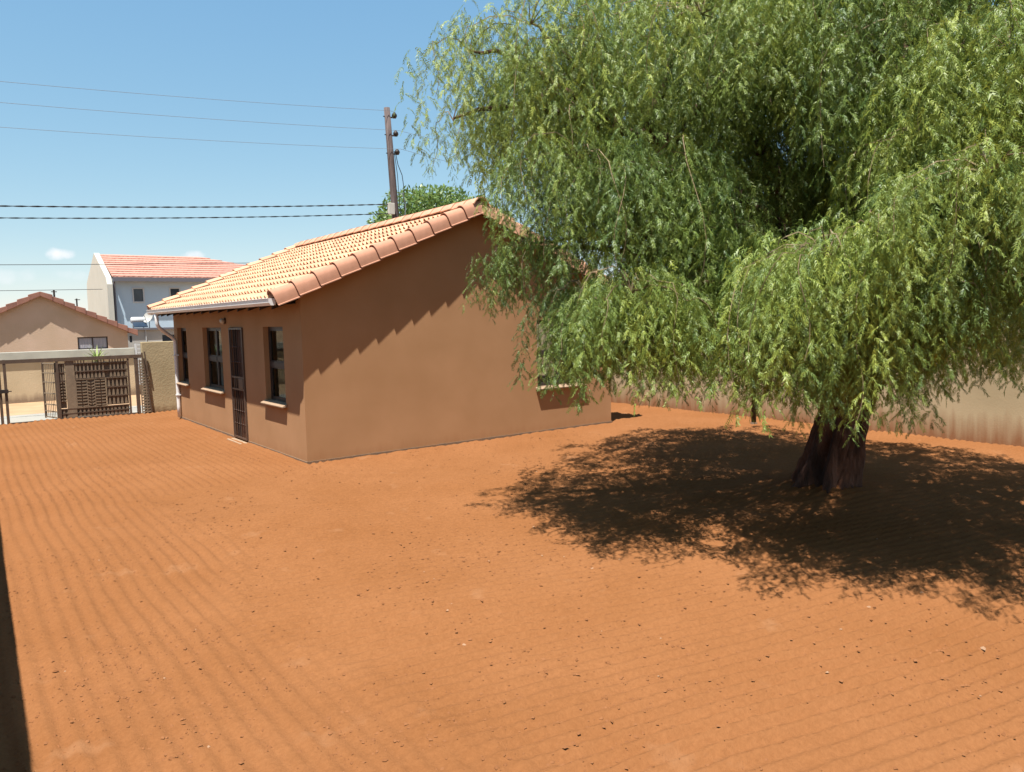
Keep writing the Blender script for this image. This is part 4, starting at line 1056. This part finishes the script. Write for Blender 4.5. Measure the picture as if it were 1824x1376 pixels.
# hanging sprays of pinnate leaves
def spray_template(seed, length, npairs, llen, lwid, step):
    r = np.random.default_rng(seed)
    k = 24; s = np.linspace(0, 1, k)                 # stem: leaves the branch, then hangs
    ang = math.radians(20)*np.exp(-s*9) - (1-np.exp(-s*9))*math.radians(87) + .13*np.sin(s*8+r.random()*6)
    ds = length/(k-1)
    sx = np.concatenate([[0], np.cumsum(np.cos(ang[:-1])*ds)]); sz = np.concatenate([[0], np.cumsum(np.sin(ang[:-1])*ds)])
    sy = .05*np.sin(s*6+r.random()*6)*length
    V, T = [], []
    nl = int(length/step)
    Z = np.array([0, 0, 1.])
    for i in range(nl):
        t = (i+.5*r.random()+.2)/nl
        p = np.array([np.interp(t, s, sx), np.interp(t, s, sy), np.interp(t, s, sz)])
        az = i*2.4+r.random()*1.2
        L = (.13+.10*r.random())*(1-.2*t)
        e0 = r.uniform(-.75, .25); e1 = r.uniform(-1.55, -.95)
        hd = np.array([math.cos(az), math.sin(az), 0])
        tt = (np.arange(npairs)+1)/npairs
        el = e0 + (e1-e0)*tt**.7
        seg = L/npairs
        P = p + hd*(np.cumsum(np.cos(el))*seg)[:, None] + Z*(np.cumsum(np.sin(el))*seg)[:, None]
        D = hd*np.cos(el)[:, None] + Z*np.sin(el)[:, None]
        sd = np.array([-math.sin(az), math.cos(az), 0]); nrm = np.cross(D, sd)
        roll = r.uniform(-1.4, 1.4)
        S = sd*math.cos(roll) + nrm*math.sin(roll)
        tone = r.normal(0, .10)
        for sgn in (-1, 1):
            d = S*sgn*.70 + D*.66 + np.array([0, 0, -.22]) + r.normal(0, .17, (npairs, 3))
            d /= np.linalg.norm(d, axis=1)[:, None]
            w = np.cross(d, np.cross(S, D) + r.normal(0, .40, (npairs, 3))); w /= np.linalg.norm(w, axis=1)[:, None]
            ln = llen*(.75+.5*r.random(npairs))*(1-.45*(tt-.45)**2*2)
            b_ = P + d*(ln*.12)[:, None]; tip = P + d*ln[:, None] + np.array([0, 0, -.15])*ln[:, None]
            V.append(np.stack([b_ + w*lwid/2, tip, b_ - w*lwid/2], 1).reshape(-1, 3))
            T.append(np.repeat(tone + r.normal(0, .07, npairs), 3))
    return np.concatenate(V), np.concatenate(T), np.stack([sx, sy, sz], 1)
FINE = [spray_template(100+i, ln, 11, .034, .0082, .053) for i, ln in enumerate((.55, .75, .95, 1.15, 1.35, .85, 1.05, .65, 1.5))]
COARSE = [spray_template(200+i, ln, 7, .052, .0145, .070) for i, ln in enumerate((.7, 1.0, 1.2, .85))]
allV, allT, twig_mb = [], [], MB()
lr = np.random.default_rng(77)
CAMP = np.array([-4.25, -10.97, 2.13])
def emit(lobe, count, templates, twigs):
    cx, cy, cz, R, sk, de, zlow = lobe
    lobe_t = lr.normal(.52, .15)
    for i in range(count):
        a = lr.random()*6.283; ct = lr.uniform(-.15, 1.0); st_ = math.sqrt(1-min(1, ct*ct))
        rr = R*(.45+.58*lr.random()**.6)
        p = np.array([cx+math.cos(a)*st_*rr, cy+math.sin(a)*st_*rr, cz+ct*rr*.62])
        V, T, stem = templates[lr.integers(len(templates))]
        sc = lr.uniform(.72, 1.15)*(.62+.36*sk)
        hang = -V[:, 2].min(); room = p[2] - zlow + .10 - lr.exponential(.14)
        sc = min(sc, max(room, .22)/hang)
        az = a + lr.normal(0, .5); c, s = math.cos(az), math.sin(az)
        tl = lr.normal(0, .10)
        Rm = np.array([[c, -s, 0], [s, c, 0], [0, 0, 1]]) @ np.array([[math.cos(tl), 0, math.sin(tl)], [0, 1, 0], [-math.sin(tl), 0, math.cos(tl)]])
        ssc = np.array([sc*lr.uniform(.9, 1.15), sc, sc])
        W = (V*ssc) @ Rm.T + p
        if W[:, 2].min() < .45: continue
        allV.append(W.astype(np.float32))
        allT.append(np.clip(T + lobe_t + lr.normal(0, .13) , 0, 1).astype(np.float32))
        if twigs and i % 9 == 0:
            stw = (stem*ssc) @ Rm.T + p
            q = [Vector((cx, cy, cz+.08)).lerp(Vector(stw[0]), f) + Vector((0, 0, .10*math.sin(f*3.1))) for f in (0, .35, .7)] + [Vector(x) for x in stw[::3]]
            twig_mb.tube(q, [.008, .006, .0045] + [.0035*(1-j/10)+.001 for j in range(len(stw[::3]))], 3, cap=False)
for L in LOBES: emit(L, int(122*L[5]*(L[3]/.85)**1.4), FINE, True)
for L in LOBES:     # second layer of sprays behind lower clumps, added to thicken the ground shadow
    if L[2] < 4.0 and L[1] < -5.7: emit((L[0]+.5, L[1]+.35, L[2]+.05, L[3]*1.15, L[4], 1, L[6]+.12), int((88 if L[2] < 3 else 50)*(L[3]/.6)), COARSE, False)
for L in FILL: emit(L, int(124*L[5]*L[3]), COARSE, False)
co = np.concatenate(allV); ti = np.concatenate(allT)
print("leaflets", len(co)//3, "fill lobes", len(FILL))
crown = link('crown', quad_mesh('crown', co, np.arange(len(co), dtype=np.int32), M['leaf'], False, ti, 3), tree)
crown["kind"] = "stuff"
tg = twig_mb.build('twigs', M['twig'], tree); tg["kind"] = "stuff"

# ------------------------------------------------------------------ leafy tree behind the house
def bush_tree(name, label, base, lobes, nleaf, size, seed):
    t = thing(name, base, label, 'tree'); r = np.random.default_rng(seed)
    bx, by, bz = base
    top = Vector(lobes[0][:3])
    MB().tube(bez((bx, by, bz-.3), (bx+.1, by, bz+1.5), (bx-.1, by, bz+2.5), top, 10), [.20-.015*i for i in range(11)], 9).build('trunk', M['limb'], t, smooth=True)
    for l in lobes[1:]:
        s = Vector((bx, by, bz+2.2)); e = Vector(l[:3])
        MB().tube(bez(s, s.lerp(e, .3)+Vector((0, 0, .4)), s.lerp(e, .7)+Vector((0, 0, .4)), e, 7), [.09-.01*i for i in range(8)], 6).build('limb', M['limb'], t, smooth=True)
    P, N = [], []
    tot = sum(l[3]**2 for l in lobes)
    for l in lobes:
        k = int(nleaf*l[3]**2/tot)
        d = r.normal(size=(k, 3)); d /= np.linalg.norm(d, axis=1)[:, None]
        rad = l[3]*(.55+.5*r.random(k)**.7)*(.8+.45*vnoise(d[:, 0]*3+9, d[:, 1]*3+d[:, 2]*2, seed))
        P.append(np.array(l[:3]) + d*rad[:, None]); N.append(d)
    P = np.concatenate(P); N = np.concatenate(N); k = len(P)
    u = np.cross(N, r.normal(size=(k, 3))) + .5*N + np.array([0, 0, .25]); u /= np.linalg.norm(u, axis=1)[:, None]
    w = np.cross(u, N + r.normal(0, .6, (k, 3))); w /= np.linalg.norm(w, axis=1)[:, None]
    s = size*(.6+.8*r.random(k))[:, None]
    V = np.stack([P, P+u*s*.5+w*s*.20, P+u*s, P+u*s*.5-w*s*.20], 1).reshape(-1, 3)
    T = np.repeat(np.clip(r.normal(.5, .22, k), 0, 1), 4)
    c = link('crown', quad_mesh('crown', V, np.arange(len(V), dtype=np.int32), M['leaf2'], False, T), t); c["kind"] = "stuff"
    return t
bush_tree('leafy_tree', 'bushy green tree showing above the brown roof ridge', (11.2, 14.5, 0),
          [(11.3, 14.5, 5.9, 1.25), (10.0, 14.2, 5.7, 1.15), (12.6, 14.6, 5.7, 1.2), (13.6, 14.8, 5.4, 1.1), (9.0, 14.0, 5.2, .8), (11.0, 13.9, 4.9, 1.3), (13.0, 14.0, 4.6, 1.2)], 26000, .17, 4)

print("objects", len(SC.objects))
